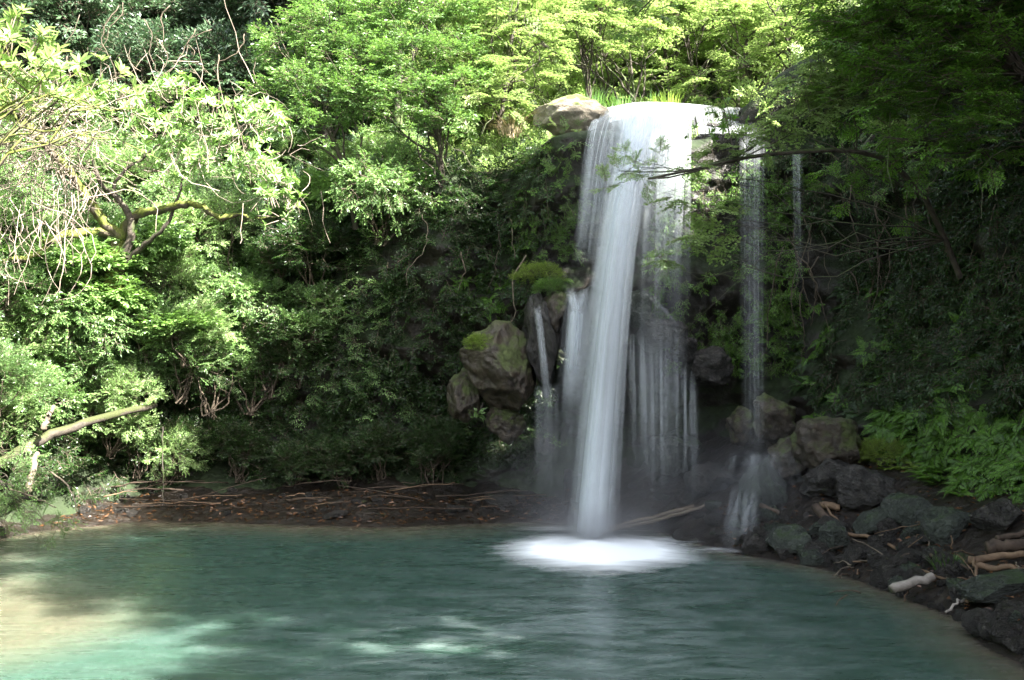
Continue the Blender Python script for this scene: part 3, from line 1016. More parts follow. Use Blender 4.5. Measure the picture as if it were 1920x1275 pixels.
# sunlit trees over the middle of the cliff
t = make_tree('broadleaf_tree', 'bushy sunlit tree with a dark slanting stem left of the maple', 'tree', P(668, 430, 19.3),
              [P(668, 430, 19.3), P(650, 330, 19.0), P(620, 250, 18.8), P(595, 200, 18.7), P(600, 120, 18.7)],
              lob((540, 100, 19, .6), (600, 70, 18.9, .7), (660, 110, 18.7, .7), (580, 170, 18.5, .6), (640, 190, 18.5, .55), (520, 190, 18.7, .5), (700, 60, 18.9, .6), (620, 20, 19.1, .6), (690, 180, 18.4, .5), (560, 240, 18.4, .45)),
              'broad', 190, 0.40, 'mid', r0=0.07, seed=21, flat=True)
t = make_tree('broadleaf_tree', 'tall leafy tree with thin upright stems at the middle of the cliff top', 'tree', P(828, 470, 19.2),
              [P(828, 470, 19.2), P(832, 380, 19.0), P(826, 280, 18.8), P(815, 170, 18.7), P(800, 60, 18.8)],
              lob((760, 40, 18.8, .7), (830, 40, 18.7, .65), (760, 120, 18.4, .65), (850, 110, 18.4, .6), (790, 190, 18.2, .55), (720, 190, 18.3, .45), (870, 170, 18.3, .45), (740, 240, 18.2, .4), (840, 230, 18.1, .4), (780, -30, 18.9, .7), (890, 20, 18.9, .5), (700, 130, 18.5, .5)),
              'broad', 190, 0.38, 'mid', r0=0.06, seed=22, flat=True)
t = make_tree('maple_tree', 'feathery bright green maple with dark forked stems beside the pale boulder', 'tree', P(935, 240, 19.0),
              [P(935, 240, 19.0), P(945, 180, 18.9), P(952, 110, 18.8), P(965, 50, 18.8), P(975, -20, 18.9)],
              lob((920, 60, 18.8, .55), (980, 70, 18.7, .55), (1020, 110, 18.8, .5), (900, 130, 18.5, .5), (970, 140, 18.4, .5), (1040, 50, 19, .55), (960, 0, 18.9, .6), (880, 30, 18.9, .5), (950, 200, 18.3, .4), (1000, 10, 19.0, .5), (1010, 160, 18.7, .35), (905, 195, 18.3, .35)),
              'maple', 75, 0.42, 'maple', r0=0.06, seed=23, flat=True, droop=0.15)
for i, (px, py, Y, s) in enumerate([(1090, 50, 22.5, 1.0), (1180, 90, 23, 1.0), (1290, 60, 24.5, 1.2), (1400, 80, 23, 1.1), (1240, 0, 25, 1.3), (1120, -20, 24, 1.3), (1370, -10, 25, 1.3), (1470, 20, 22.5, 1.1)]):
    b = P(px + 10, 190, Y)
    h = BV.ray_cast(Vector((b.x, b.y, 40)), Vector((0, 0, -1)))
    bz = h[0] if h[0] else b
    c = P(px, py, Y)
    lb = []
    r = np.random.default_rng(200 + i)
    for k in range(9):
        d = r.normal(size=3) * np.array([0.8, 0.7, 0.5]) * s
        lb.append((np.array(c) + d, np.array([1, 1, .45]) * 0.62 * s))
    make_tree('maple_tree', 'sunlit yellow green maple on the slope behind the crest of the waterfall', 'tree', bz,
              [bz, bz * 0.6 + c * 0.4 + Vector((0.1, 0, 0)), c], lb, 'maple', 48, 0.55, 'maple', group='maples behind the crest', r0=0.07, seed=210 + i, flat=True, droop=0.1)

# ------------------------------------------------------------------ forest on the slopes behind
def forest_proto(label, group, kit, leafm, seed, hgt=4.5, rad=1.9, per=60, sc_=0.7, zlo=0.35):
    r = np.random.default_rng(seed)
    t = thing('forest_tree', label, 'tree', (0, 0, -60), group)
    tr = np.array([(0, 0, -0.4), (0.1, 0.05, hgt * 0.35), (0.0, -0.1, hgt * 0.7), (0.1, 0, hgt)])
    tr = catmull(tr, 10)
    lb = []
    for k in range(12):
        a = r.uniform(0, 6.28)
        z = r.uniform(zlo, 1.05) * hgt
        q = rad * r.uniform(0.15, 0.75)
        lb.append((np.array([math.cos(a) * q, math.sin(a) * q, z]), np.array([1, 1, .7]) * rad * r.uniform(.35, .55)))
    V, Fc = tubes([(tr, np.linspace(0.11, 0.03, 10))] + branches_to(tr, [l[0] for l in lb], 0.03, seed), 6)
    obj('trunk', mesh_np('trunk', V, Fc, 4, [M['bark']], smooth=True), t)
    p, x, u = lobes_sprays(lb, per, 0.25, 0.35, seed)
    obj('crown', scatter('crown', kit, p, x, u, r.uniform(.75, 1.25, len(p)) * sc_, (M[leafm], M['twig'])), t)
    return t

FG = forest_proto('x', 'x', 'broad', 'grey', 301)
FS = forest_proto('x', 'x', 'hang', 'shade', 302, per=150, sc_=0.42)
FM = forest_proto('x', 'x', 'flat', 'maple', 303)
FR_ = forest_proto('x', 'x', 'hang', 'shade', 305, 8.0, 1.9, 130, .42, 0.66)
FT = forest_proto('x', 'x', 'broad', 'mid', 304, 9.0, 2.2, 60, .7, 0.62)
def drop(x, y):
    h = BV.ray_cast(Vector((x, y, 60)), Vector((0, 0, -1)))
    return h[0]
for i in range(16):
    x = -17 + 1.25 * i * 0.92 + random.uniform(-.4, .4)
    y = random.uniform(24.0, 28)
    q = drop(x, y)
    if q is None: continue
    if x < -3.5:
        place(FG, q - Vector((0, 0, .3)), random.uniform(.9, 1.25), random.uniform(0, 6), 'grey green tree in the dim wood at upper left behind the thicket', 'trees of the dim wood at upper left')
    else:
        place(FM, q - Vector((0, 0, .3)), random.uniform(.9, 1.25), random.uniform(0, 6), 'pale sunlit tree far up the slope beyond the crest of the waterfall', 'sunlit trees far up the slope')
for i in range(14):
    x = -15 + 2.0 * i
    q = drop(x, 31 + random.uniform(-1, 1))
    if q is None: continue
    if x < -2:
        place(FG, q - Vector((0, 0, .3)), random.uniform(1.2, 1.6), random.uniform(0, 6), 'grey green tree in the dim wood at upper left behind the thicket', 'trees of the dim wood at upper left')
    else:
        place(FM, q - Vector((0, 0, .3)), random.uniform(1.1, 1.5), random.uniform(0, 6), 'pale sunlit tree far up the slope beyond the crest of the waterfall', 'sunlit trees far up the slope')
for x, y in ((-2.6, 22.6), (-4.6, 24.5), (-3.2, 26.5)):  # tall trees added so their unseen crowns shade the upper left hillside
    q = drop(x, y)
    o = place(FT, q - Vector((0, 0, .3)), random.uniform(1.0, 1.15), random.uniform(0, 6), 'tall tree added to cast shade, its crown unseen above the middle of the wooded slope', 'added shade trees of the middle slope')
# unseen trees on the right hand rim, sized and placed to cast shade
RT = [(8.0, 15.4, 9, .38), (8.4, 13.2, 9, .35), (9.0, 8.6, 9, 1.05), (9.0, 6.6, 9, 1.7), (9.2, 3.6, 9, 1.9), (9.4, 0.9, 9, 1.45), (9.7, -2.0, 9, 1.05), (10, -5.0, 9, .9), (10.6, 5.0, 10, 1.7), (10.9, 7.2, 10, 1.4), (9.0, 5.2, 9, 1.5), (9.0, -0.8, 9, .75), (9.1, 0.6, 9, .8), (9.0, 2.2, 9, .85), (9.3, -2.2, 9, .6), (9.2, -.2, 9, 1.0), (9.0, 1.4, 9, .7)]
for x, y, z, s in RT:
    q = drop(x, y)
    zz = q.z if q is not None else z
    place(FS, Vector((x, y, zz - .3)), s, random.uniform(0, 6), 'unseen dark tree placed for its shade on the rim of the shaded cliff at right', 'shade trees placed on the rim of the right cliff', (0.0, -0.22))

for x, y, s in ((8.9, 8.4, .95), (9.4, 7.6, 1.05), (10.1, 8.3, 1.0)):  # tall unseen trees added to throw the hollow beside the fall into shade
    q = drop(x, y)
    place(FR_, Vector((x, y, q.z - .3)), s, random.uniform(0, 6), 'unseen tall dark tree added for the shade of its high crown on the right rim', 'tall shade trees added on the rim of the right cliff')
# unseen low crowns added to roof and darken the right shore
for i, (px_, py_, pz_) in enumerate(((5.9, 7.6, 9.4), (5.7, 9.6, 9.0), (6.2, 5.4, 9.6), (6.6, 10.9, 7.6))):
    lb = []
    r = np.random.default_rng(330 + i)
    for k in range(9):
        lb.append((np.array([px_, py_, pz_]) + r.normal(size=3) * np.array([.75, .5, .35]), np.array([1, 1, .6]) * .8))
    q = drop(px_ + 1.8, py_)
    make_tree('shade_leaning_tree', 'unseen tree added to lean out from the right cliff and darken the shore', 'tree', q, [q, q * .5 + Vector((px_, py_, pz_)) * .5 + Vector((.2, 0, .5)), Vector((px_, py_, pz_))],
              lb, 'hang', 90, .45, 'shade', group='trees added to darken the right shore', r0=.1, seed=330 + i, droop=.2)
# foliage of trees rooted on the right cliff, hanging into the picture
make_tree('overhanging_tree', 'dark leafy tree hanging down the right cliff at the upper right corner', 'tree', P(2010, 330, 11.8),
          [P(2010, 330, 11.8), P(1960, 200, 11.4), P(1880, 90, 11.0), P(1800, 0, 10.8)],
          lob((1620, 60, 11.5, .5), (1720, 40, 11.2, .55), (1820, 60, 11, .55), (1900, 130, 11, .6), (1700, 150, 11.4, .5), (1790, 190, 11.2, .5), (1880, 260, 11.0, .55), (1620, 180, 11.8, .45), (1660, -10, 11.3, .6), (1760, -60, 11, .7), (1900, 0, 10.8, .7), (1740, 280, 11.6, .35), (1580, -20, 11.8, .5)),
          'flat', 170, 0.42, 'fern', r0=0.10, seed=401, flat=True, droop=0.15)
make_tree('overhanging_maple', 'maple with long feathery green branches sweeping left across the top of the waterfall', 'tree', P(1800, 520, 13.4),
          [P(1800, 520, 13.4), P(1740, 380, 12.9), P(1660, 300, 12.5), P(1580, 282, 12.2), P(1480, 286, 12.0), P(1390, 297, 11.9), P(1300, 318, 11.8), P(1215, 335, 11.7)],
          lob((1560, 130, 12.2, .38), (1620, 90, 12.2, .4), (1520, 200, 12, .34), (1600, 190, 12, .36), (1460, 240, 11.9, .28), (1420, 265, 11.8, .24), (1500, 160, 12.1, .3), (1680, 220, 12.3, .36),
              (1360, 290, 11.8, .2), (1290, 310, 11.7, .16), (1330, 400, 11.8, .2), (1270, 380, 11.8, .15), (1350, 450, 11.9, .17), (1290, 450, 11.9, .13), (1240, 490, 11.8, .08), (1570, 60, 12.3, .3)),
          'maple', 190, 0.32, 'maple', r0=0.045, seed=402, flat=True, droop=0.3, limb=0.012)
make_tree('overhanging_shrub', 'small leaved shrub hanging from the dark cliff right of the maple branch', 'shrub', P(1640, 250, 14.6),
          [P(1640, 250, 14.6), P(1610, 290, 14.2), P(1600, 350, 14.0), P(1610, 400, 13.9)],
          lob((1590, 300, 13.9, .3), (1640, 320, 13.8, .32), (1600, 370, 13.8, .24), (1680, 350, 13.8, .3), (1700, 300, 13.9, .3), (1640, 260, 14, .3), (1690, 400, 13.8, .2), (1580, 345, 13.9, .2)),
          'flat', 150, 0.30, 'fern', r0=0.03, seed=403, droop=0.35, limb=0.012)
make_tree('overhanging_branch', 'dark twiggy branch drooping from above in front of the sunlit maples', 'branch', P(1330, -160, 13.0),
          [P(1330, -160, 13.0), P(1300, -90, 13.0), P(1250, -30, 13.0), P(1190, 30, 13.0)],
          lob((1140, 20, 13, .22), (1190, 50, 13, .2), (1230, 20, 13, .22), (1200, -30, 13, .3), (1290, -20, 13, .25), (1110, -10, 13, .2)),
          'flat', 120, 0.26, 'mid', r0=0.03, seed=404, flat=True, droop=0.3, limb=0.01)
# leafy sprig standing out in front of the lip
make_tree('leafy_sprig', 'small sprig of broad green leaves in front of the waterfall lip', 'plant', P(1375, 285, 12.2),
          [P(1375, 285, 12.2), P(1370, 260, 12.2), P(1362, 230, 12.2), P(1358, 205, 12.2)],
          lob((1358, 208, 12.2, .07), (1372, 222, 12.2, .06), (1350, 225, 12.2, .06), (1365, 240, 12.2, .06), (1310, 262, 12.2, .05)),
          'whorl', 560, 0.16, 'fern', r0=0.012, seed=405, limb=0.006)
make_tree('sapling_branch', 'thin twig with sparse bright leaves in front of the falling water', 'branch', P(1290, 318, 11.9),
          [P(1290, 318, 11.9), P(1250, 322, 11.8), P(1200, 322, 11.7), P(1160, 320, 11.7)],
          lob((1165, 322, 11.7, .07), (1140, 348, 11.7, .06), (1190, 312, 11.7, .06), (1235, 290, 11.7, .05), (1205, 335, 11.7, .05), (1172, 290, 11.7, .04)),
          'flat', 420, 0.2, 'maple', r0=0.012, seed=406, limb=0.005)

# ------------------------------------------------------------------ cover that clings to the cliff
fa = G.reshape(-1, 3)[cf]
fc = fa.mean(1)
fn = np.cross(fa[:, 2] - fa[:, 0], fa[:, 3] - fa[:, 1])
far_ = np.linalg.norm(fn, axis=1) * 0.5
fn = unit(fn)
tocam = np.array([0, 8, 4.0]) - fc
fn = np.where((fn * tocam).sum(1)[:, None] < 0, -fn, fn)
def pix(p):
    """picture coordinates of points (only used to leave bare rock where the photograph has it)"""
    c, s = math.cos(PITCH), math.sin(PITCH)
    y, z = p[:, 1], p[:, 2] - H
    f = y * c + z * s
    u = -y * s + z * c
    return 960 + F * p[:, 0] / f, 637.5 - F * u / f

def cover(name, label, cat, mask, dens, kit, leafm, scale, seed, droop=0.5, out=0.1, rough=0.35):
    r = np.random.default_rng(seed)
    patch = np.array([noise.noise(Vector(tuple(c * 0.9 + seed))) for c in fc])
    wgt = far_ * mask * np.clip(0.7 + 1.1 * patch, 0.05, None)
    n = int((far_ * mask).sum() * dens)
    if n < 3:
        return
    ix = r.choice(len(fc), n, p=wgt / wgt.sum())
    p = fc[ix] + r.normal(size=(n, 3)) * 0.04 + fn[ix] * (out * r.random((n, 1)))
    x = fn[ix] * 0.8 + r.normal(size=(n, 3)) * 0.5 + np.array([0, 0, -droop])
    u = np.array([0, 0, 1.0]) + fn[ix] * 0.8 + r.normal(size=(n, 3)) * rough
    o = obj(name, scatter(name, kit, p, x, u, r.uniform(.6, 1.3, n) * scale, (M[leafm], M['twig'])))
    return tag(o, label, cat, kind='stuff')

U_, V_ = pix(fc)
x_, y_, z_ = fc[:, 0], fc[:, 1], fc[:, 2]
notfall = ~((U_ > 1040) & (U_ < 1300) & (V_ > 190) & (V_ < 1000))
vis = (y_ > 5) & (y_ < 22)
cover('wall_foliage', 'leafy growth coloured dark for shade, clinging to the cliff left of the waterfall', 'wall foliage', (vis & (x_ < 1.2) & (x_ > -10) & (z_ > 0.9) & (z_ < 8) & (U_ < 1030)).astype(float), 36, 'broad', 'shade', 0.36, 501)
cover('low_foliage', 'sparse leaves coloured dark for shade on the undercut bank behind the shore debris', 'foliage', (vis & (x_ < 0) & (x_ > -9.5) & (z_ > 0.5) & (z_ < 2.6) & (U_ < 850)).astype(float), 30, 'hang', 'shade', 0.34, 502)
cover('ivy_cover', 'bright green ivy on the corner of the cliff just left of the water', 'ivy', ((U_ > 985) & (U_ < 1082) & (V_ > 235) & (V_ < 480) & vis).astype(float), 75, 'fine', 'fern', 0.26, 503, out=0.15)
cover('hanging_cover', 'dark wet leaves hanging on the cliff behind the thin falls', 'wall foliage', ((U_ > 1225) & (U_ < 1500) & (V_ > 290) & (V_ < 680) & vis).astype(float), 44, 'hang', 'fern', 0.28, 504, droop=1.0, out=0.2)
cover('cliff_creeper', 'creepers coloured dark for shade, covering the cliff at right', 'creeper', ((x_ > 4.3) & (y_ > 4) & (y_ < 17.5) & (z_ > 2.2) & (z_ < 10) & (U_ > 1440)).astype(float), 38, 'hang', 'shade', 0.40, 505, droop=0.9)
cover('crest_growth', 'sunlit green growth along the crest beside the waterfall', 'undergrowth', ((z_ > 7.0) & (y_ < 23) & (y_ > 17) & (x_ > -3) & (x_ < 7) & ~((x_ > 1.4) & (x_ < 4.4) & (y_ < 19.6))).astype(float), 20, 'broad', 'maple', 0.36, 506, droop=-0.3)
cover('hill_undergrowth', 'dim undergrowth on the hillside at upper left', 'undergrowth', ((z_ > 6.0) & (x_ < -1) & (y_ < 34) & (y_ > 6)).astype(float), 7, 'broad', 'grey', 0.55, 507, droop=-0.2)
cover('bank_undergrowth', 'sunlit undergrowth between the shrubs of the left bank', 'undergrowth', ((x_ < -2) & (y_ > 8) & (y_ < 23) & (z_ > 2.0) & (z_ < 9)).astype(float), 14, 'fine', 'mid', 0.42, 508, droop=0.1)
cover('slope_undergrowth', 'yellow green undergrowth on the slope beyond the crest', 'undergrowth', ((z_ > 7.5) & (x_ > -2) & (y_ > 20) & (y_ < 36)).astype(float), 7, 'flat', 'maple', 0.6, 509, droop=-0.2)

# ------------------------------------------------------------------ ferns and small plants
def frond_kit(seed, L=1.0, pairs=20):
    r = np.random.default_rng(seed)
    t = np.linspace(0, 1, pairs)
    px_ = t * 0.88
    pz = 0.42 * t - 0.62 * t * t
    pos, xd, up, ln = [], [], [], []
    for k in range(2, pairs):
        tg = np.array([0.88, 0, 0.42 - 1.24 * t[k]])
        tg /= np.linalg.norm(tg)
        l = 0.25 * math.sin(math.pi * (0.12 + 0.88 * t[k]) ** 0.8) + 0.02
        for s in (-1, 1):
            pos.append((px_[k], 0, pz[k]))
            xd.append(np.array([0, s, 0]) + tg * 0.45 + np.array([0, 0, -0.22]) + r.normal(size=3) * 0.07)
            up.append(np.array([-tg[2], 0, tg[0]]) + r.normal(size=3) * 0.12)
            ln.append(l)
    pos.append((px_[-1], 0, pz[-1])); xd.append(np.array([0.7, 0, -0.7])); up.append(np.array([0.5, 0, 0.7])); ln.append(0.07)
    V, Fc = leafset(np.array(pos), np.array(xd), np.array(up), np.array(ln), 0.052, fold=0.05, droop=0.3)
    TV, TF = tubes([(np.stack([px_, 0 * px_, pz], -1), np.linspace(0.008, 0.002, pairs))], 3)
    return V, Fc, TV, TF

FR = [frond_kit(600 + i) for i in range(4)]
KIT['frond'] = FR
def fern_proto(seed, leafm='fern', n=8, label='x'):
    r = np.random.default_rng(seed)
    t = thing('fern', label, 'fern', (0, 0, -40), 'x')
    for k in range(n):
        pass
    a = np.arange(n) * 2.4 + r.random(n)
    x = np.stack([np.cos(a), np.sin(a), 0.35 + 0.3 * r.random(n)], -1)
    p = np.stack([0.03 * np.cos(a), 0.03 * np.sin(a), 0 * a], -1)
    u = np.stack([0 * a, 0 * a, 1 + 0 * a], -1) + r.normal(size=(n, 3)) * 0.15
    obj('fronds', scatter('fronds', 'frond', p, x, u, r.uniform(0.75, 1.1, n), (M[leafm], M['twig'])), t)
    return t
FE = [fern_proto(610), fern_proto(611, n=7), fern_proto(612, n=9)]
FED = [fern_proto(614, 'shade'), fern_proto(615, 'shade', n=7)]  # same ferns with shade put into the frond colour
FEL = [fern_proto(613, 'lime', 8)]

def ground_hit(px, py):
    """first of cliff or shore along a line of sight"""
    d = ray(px, py)
    t = 2.0
    while t < 30:
        p = Vector((0, 0, H)) + d * t
        if p.z < max(ground_z(p.x, p.y), -0.0):
            break
        t += 0.06
    h, n = hit(px, py)
    p = Vector((0, 0, H)) + d * t
    if h is not None and h.y < p.y:
        return h, n
    return p, Vector((0, 0, 1))

def fern_at(px, py, s, label, group, protos=FE):
    h, n = ground_hit(px, py)
    ax = Vector((0, 0, 1)).lerp(n, 0.6).normalized()
    e = ax.to_track_quat('Z', 'Y').to_euler()
    o = place(random.choice(protos), h - n * 0.03, s, 0, label, group)
    q = ax.to_track_quat('Z', 'Y') @ Matrix.Rotation(random.uniform(0, 6.28), 3, 'Z').to_quaternion()
    o.rotation_euler = q.to_euler()
    return o
# fern slope at right
for i in range(120):
    py = random.uniform(770, 930)
    lo = 1640 if py < 860 else 1700 + (py - 860) * 1.0
    px = random.uniform(lo, 1960)
    fern_at(px, py, random.uniform(0.24, 0.50), 'bright green fern in the bank of ferns above the right shore', 'ferns of the bank above the right shore')
for i in range(104):
    py = random.uniform(540, 790)
    px = random.uniform(1440 + max(0, py - 660) * 0.6, 1900)
    fern_at(px, py, random.uniform(0.2, 0.45), 'fern hanging on the shaded cliff above the fern bank at right', 'ferns hanging on the right cliff', FED + FE[:2])
for i in range(26):
    fern_at(random.uniform(1610, 1730), random.uniform(835, 895), random.uniform(0.14, 0.24), 'small yellow green fern at the left end of the fern bank', 'yellow green ferns of the right bank', FEL)
for i in range(24):
    fern_at(random.uniform(840, 1060), random.uniform(500, 620), random.uniform(0.2, 0.36), 'fern on the mossy ledge above the big boulder', 'ferns on the ledge above the boulder')
for i in range(26):
    fern_at(random.uniform(560, 860), random.uniform(520, 900), random.uniform(0.25, 0.42), 'fern coloured dark for the shade of the cliff foot left of the boulder', 'ferns on the shaded cliff foot', FED)

# grass tufts
def grass_mesh(name, n, hgt, spread, seed, mat, local=None, lean=0.6):
    r = np.random.default_rng(seed)
    V, Fc = [], []
    for k in range(n):
        a = r.uniform(0, 6.28)
        o = np.array([math.cos(a), math.sin(a), 0]) * spread * r.random() ** .5
        d = np.array([math.cos(a), math.sin(a), 0]) * r.uniform(.2, 1) * lean
        h = hgt * r.uniform(.6, 1.1)
        sd_ = np.array([-math.sin(a), math.cos(a), 0]) * 0.007
        b = len(V) * 8
        pts = []
        for q, tt in enumerate((0, .35, .7, 1.0)):
            c = o + d * h * tt * tt + np.array([0, 0, h * (tt - 0.35 * tt * tt * lean)])
            wdt = (1, .9, .6, .05)[q]
            pts += [c - sd_ * wdt, c + sd_ * wdt]
        V.append(pts)
        for q in range(3):
            Fc.append([b + 2 * q, b + 2 * q + 1, b + 2 * q + 3, b + 2 * q + 2])
    V = np.array(V).reshape(-1, 3)
    return mesh_np(name, V, np.array(Fc), 4, [mat], attrs={'tint': ('FACE', np.repeat(r.random(n), 3))})
def grass(px, py, n, hgt, spread, seed, mat, label, lean=0.6, cat='grass tuft', Y=None):
    if Y is None:
        h, nn = ground_hit(px, py)
    else:
        h = P(px, py, Y)
    t = obj('grass_tuft', grass_mesh('grass_tuft', n, hgt, spread, seed, M[mat], lean=lean), None, h - Vector((0, 0, .03)))
    return tag(t, label, cat)
grass(1778, 1078, 150, 0.34, 0.14, 700, 'grass', 'tuft of green grass among the driftwood at lower right')
grass(1110, 196, 80, 0.42, 0.22, 701, 'grass', 'sunlit grass tuft on top of the pale boulder at the crest', Y=18.3)
grass(1215, 192, 40, 0.2, 0.5, 702, 'grass', 'grass tuft behind the brightest part of the crest', Y=19.4)
grass(960, 250, 120, 0.55, 0.25, 703, 'dry', 'dry straw coloured grass hanging below the maple stem', 1.4, Y=18.4)
grass(1160, 200, 90, 0.3, 0.3, 704, 'grass', 'short grass between the pale boulder and the water', Y=18.8)
grass(1250, 196, 90, 0.3, 0.3, 705, 'lime', 'yellow green grass at the right of the crest', Y=19.2)
for i, (px, py) in enumerate(((930, 585), (880, 560))):
    grass(px, py, 110, 0.4, 0.2, 710 + i, 'grass', ['grass hanging over the top of the big mossy boulder', 'grass clump on the dark ledge left of the boulder top'][i], 1.3)

def moss_cushion(px, py, rad, label, seed, Y=None, mat='lime', per=900, sc_=0.07):
    if Y is None:
        h, n = ground_hit(px, py)
    else:
        h, n = P(px, py, Y), Vector((0, -.3, .9))
    r = np.random.default_rng(seed)
    n_ = int(per * rad)
    d = unit(r.normal(size=(n_, 3)))
    d[:, 2] = np.abs(d[:, 2])
    p = d * np.array([rad, rad * .7, rad * .45]) * (0.8 + 0.3 * r.random((n_, 1)))
    o = obj('moss_cushion', scatter('moss_cushion', 'fine', p, d + r.normal(size=(n_, 3)) * .5, np.array([0, 0, 1.0]) + r.normal(size=(n_, 3)) * .3, r.uniform(.7, 1.3, n_) * sc_ * 2, (M[mat], M['twig'])), None, h)
    return tag(o, label, 'moss')
moss_cushion(1010, 522, 0.36, 'yellow green moss cushion on the ledge just left of the water', 720, Y=17.75)
moss_cushion(900, 648, 0.17, 'olive moss cushion on the left shoulder of the big boulder', 721, Y=17.2)
moss_cushion(1660, 860, 0.4, 'yellow green mossy cushion at the left end of the fern bank', 722)
moss_cushion(1030, 545, 0.2, 'green plant cushion on the ledge where the side cascade starts', 723, Y=17.3, mat='fern')

make_tree('fern_sprig', 'single bright leafy sprig hanging below the big boulder', 'plant', P(905, 755, 17.0),
          [P(905, 755, 17.0), P(902, 765, 16.95), P(897, 775, 16.9), P(893, 785, 16.9)],
          lob((896, 776, 16.9, .10), (888, 786, 16.9, .06)), 'frond', 900, 0.16, 'mid', r0=0.006, seed=730, limb=0.003)
make_tree('hanging_plant', 'small bright plant on the wet stone knob left of the main water', 'plant', P(1020, 838, 17.2),
          [P(1020, 838, 17.2), P(1022, 828, 17.2), P(1026, 818, 17.15), P(1030, 812, 17.15)],
          lob((1020, 828, 17.1, .14), (1045, 838, 17.1, .10)), 'fine', 330, 0.16, 'fern', r0=0.008, seed=731, limb=0.004)
make_tree('shrub_branch', 'leafy branch dipping into the water at the left edge of the pool', 'shrub', P(-60, 850, 15.2),
          [P(-60, 850, 15.2), P(-20, 880, 15.0), P(20, 930, 14.8), P(40, 980, 14.6)],
          lob((20, 900, 14.8, .38), (50, 950, 14.7, .3), (10, 990, 14.6, .28), (-30, 950, 14.8, .4), (80, 985, 14.6, .2), (30, 860, 14.9, .3), (-40, 870, 15, .4), (110, 990, 14.7, .12)),
          'fine', 190, 0.30, 'mid', r0=0.03, seed=732, droop=0.3, limb=0.012)

# ------------------------------------------------------------------ rocks
import bmesh
def rock_mesh(seed, sub=4, planes=24, amp=0.07, lo=0.52, rough=2.6):
    r = np.random.default_rng(seed)
    bm = bmesh.new()
    bmesh.ops.create_icosphere(bm, subdivisions=sub, radius=1)
    V = np.array([v.co[:] for v in bm.verts])
    Fc = np.array([[v.index for v in f.verts] for f in bm.faces])
    bm.free()
    for k in range(planes):
        d = unit(r.normal(size=3))
        c = r.uniform(lo, 0.95)
        q = V @ d
        V = V - np.where(q > c, (q - c) * 0.985, 0)[:, None] * d
    off = r.uniform(0, 40)
    dn = np.array([fbm(v, 5, rough, off) for v in V])
    dn2 = np.array([noise.noise(Vector(tuple(v * 0.9 + off))) for v in V])
    V = V * (1 + amp * dn + 0.09 * dn2)[:, None]
    return V, Fc
RPROT = [rock_mesh(800 + i, 5, 18, 0.05, 0.48, 3.2) for i in range(9)]
RM = {}
def rock(loc, size, label, group=None, mat='rock', proto=None, rz=None, cat='rock', name='rock', tilt=0.25):
    k = proto if proto is not None else random.randrange(len(RPROT))
    key = (k, mat)
    if key not in RM:
        V, Fc = RPROT[k]
        RM[key] = mesh_np('rock', V, Fc, 3, [M[mat]], smooth=True)
    o = obj(name, RM[key], None, loc)
    o.scale = size
    o.rotation_euler = (random.uniform(-tilt, tilt), random.uniform(-tilt, tilt), random.uniform(0, 6.28) if rz is None else rz)
    return tag(o, label, cat, group)

def rpx(px, py, w_, h_, label, group=None, mat='rock', **k):
    """a rock whose foot is at a point of the shore, w_ and h_ in metres"""
    p, n = ground_hit(px, py)
    return rock(p + Vector((0, w_ * .25, h_ * .26)), (w_ / 2, w_ / 2 * random.uniform(.8, 1.1), h_ / 2), label, group, mat, **k)

# large hanging boulder and its neighbours
V, Fc = rock_mesh(850, 6, 22, 0.13, 0.66, 2.6)
o = obj('boulder', mesh_np('boulder', V, Fc, 3, [M['mossrock']], smooth=True), None, P(935, 690, 17.7))
o.scale = (0.78, 0.95, 0.78)
tag(o, 'large mossy boulder jutting from the cliff left of the waterfall', 'boulder')
V, Fc = rock_mesh(851, 5, 20, 0.12, 0.63)
o = obj('boulder', mesh_np('boulder', V, Fc, 3, [M['mossrock']], smooth=True), None, P(945, 790, 18.0)); o.scale = (.42, .6, .4)
tag(o, 'smaller brown rock hanging just under the large mossy boulder', 'boulder')
V, Fc = rock_mesh(852, 5, 20, 0.12, 0.63)
o = obj('boulder', mesh_np('boulder', V, Fc, 3, [M['mossrock']], smooth=True), None, P(868, 740, 17.9)); o.scale = (.36, .5, .5)
tag(o, 'narrow mossy rock at the left side of the large boulder', 'boulder')
V, Fc = rock_mesh(853, 5, 20, 0.14, 0.63)
o = obj('boulder', mesh_np('boulder', V, Fc, 3, [M['rock']], smooth=True), None, P(1018, 640, 17.8)); o.scale = (.45, .8, .95)
tag(o, 'wet dark rock between the large boulder and the side cascade', 'boulder')
V, Fc = rock_mesh(854, 5, 20, 0.14, 0.63)
o = obj('boulder', mesh_np('boulder', V, Fc, 3, [M['mossrock']], smooth=True), None, P(1040, 590, 17.6)); o.scale = (.36, .6, .5)
tag(o, 'mossy ledge rock at the left of the side cascade', 'boulder')
V, Fc = rock_mesh(855, 5, 22, 0.14, 0.63)
o = obj('boulder', mesh_np('boulder', V, Fc, 3, [M['rock']], smooth=True), None, P(1092, 612, 17.55)); o.scale = (.62, .85, .78)
tag(o, 'wet ledge rock that the side cascade pours over', 'boulder')
V, Fc = rock_mesh(856, 5, 22, 0.14, 0.63)
o = obj('boulder', mesh_np('boulder', V, Fc, 3, [M['rock']], smooth=True), None, P(1240, 625, 17.65)); o.scale = (.52, .7, .36)
tag(o, 'dark wet rock spur seen through the thin veil right of the main water', 'boulder')
V, Fc = rock_mesh(871, 5, 18, 0.14, 0.6)
o = obj('boulder', mesh_np('boulder', V, Fc, 3, [M['greenrock']], smooth=True), None, P(1195, 585, 17.6)); o.scale = (.34, .5, .36)
tag(o, 'green tinged knob at the upper end of the rock spur beside the main column', 'boulder')
V, Fc = rock_mesh(872, 5, 18, 0.14, 0.6)
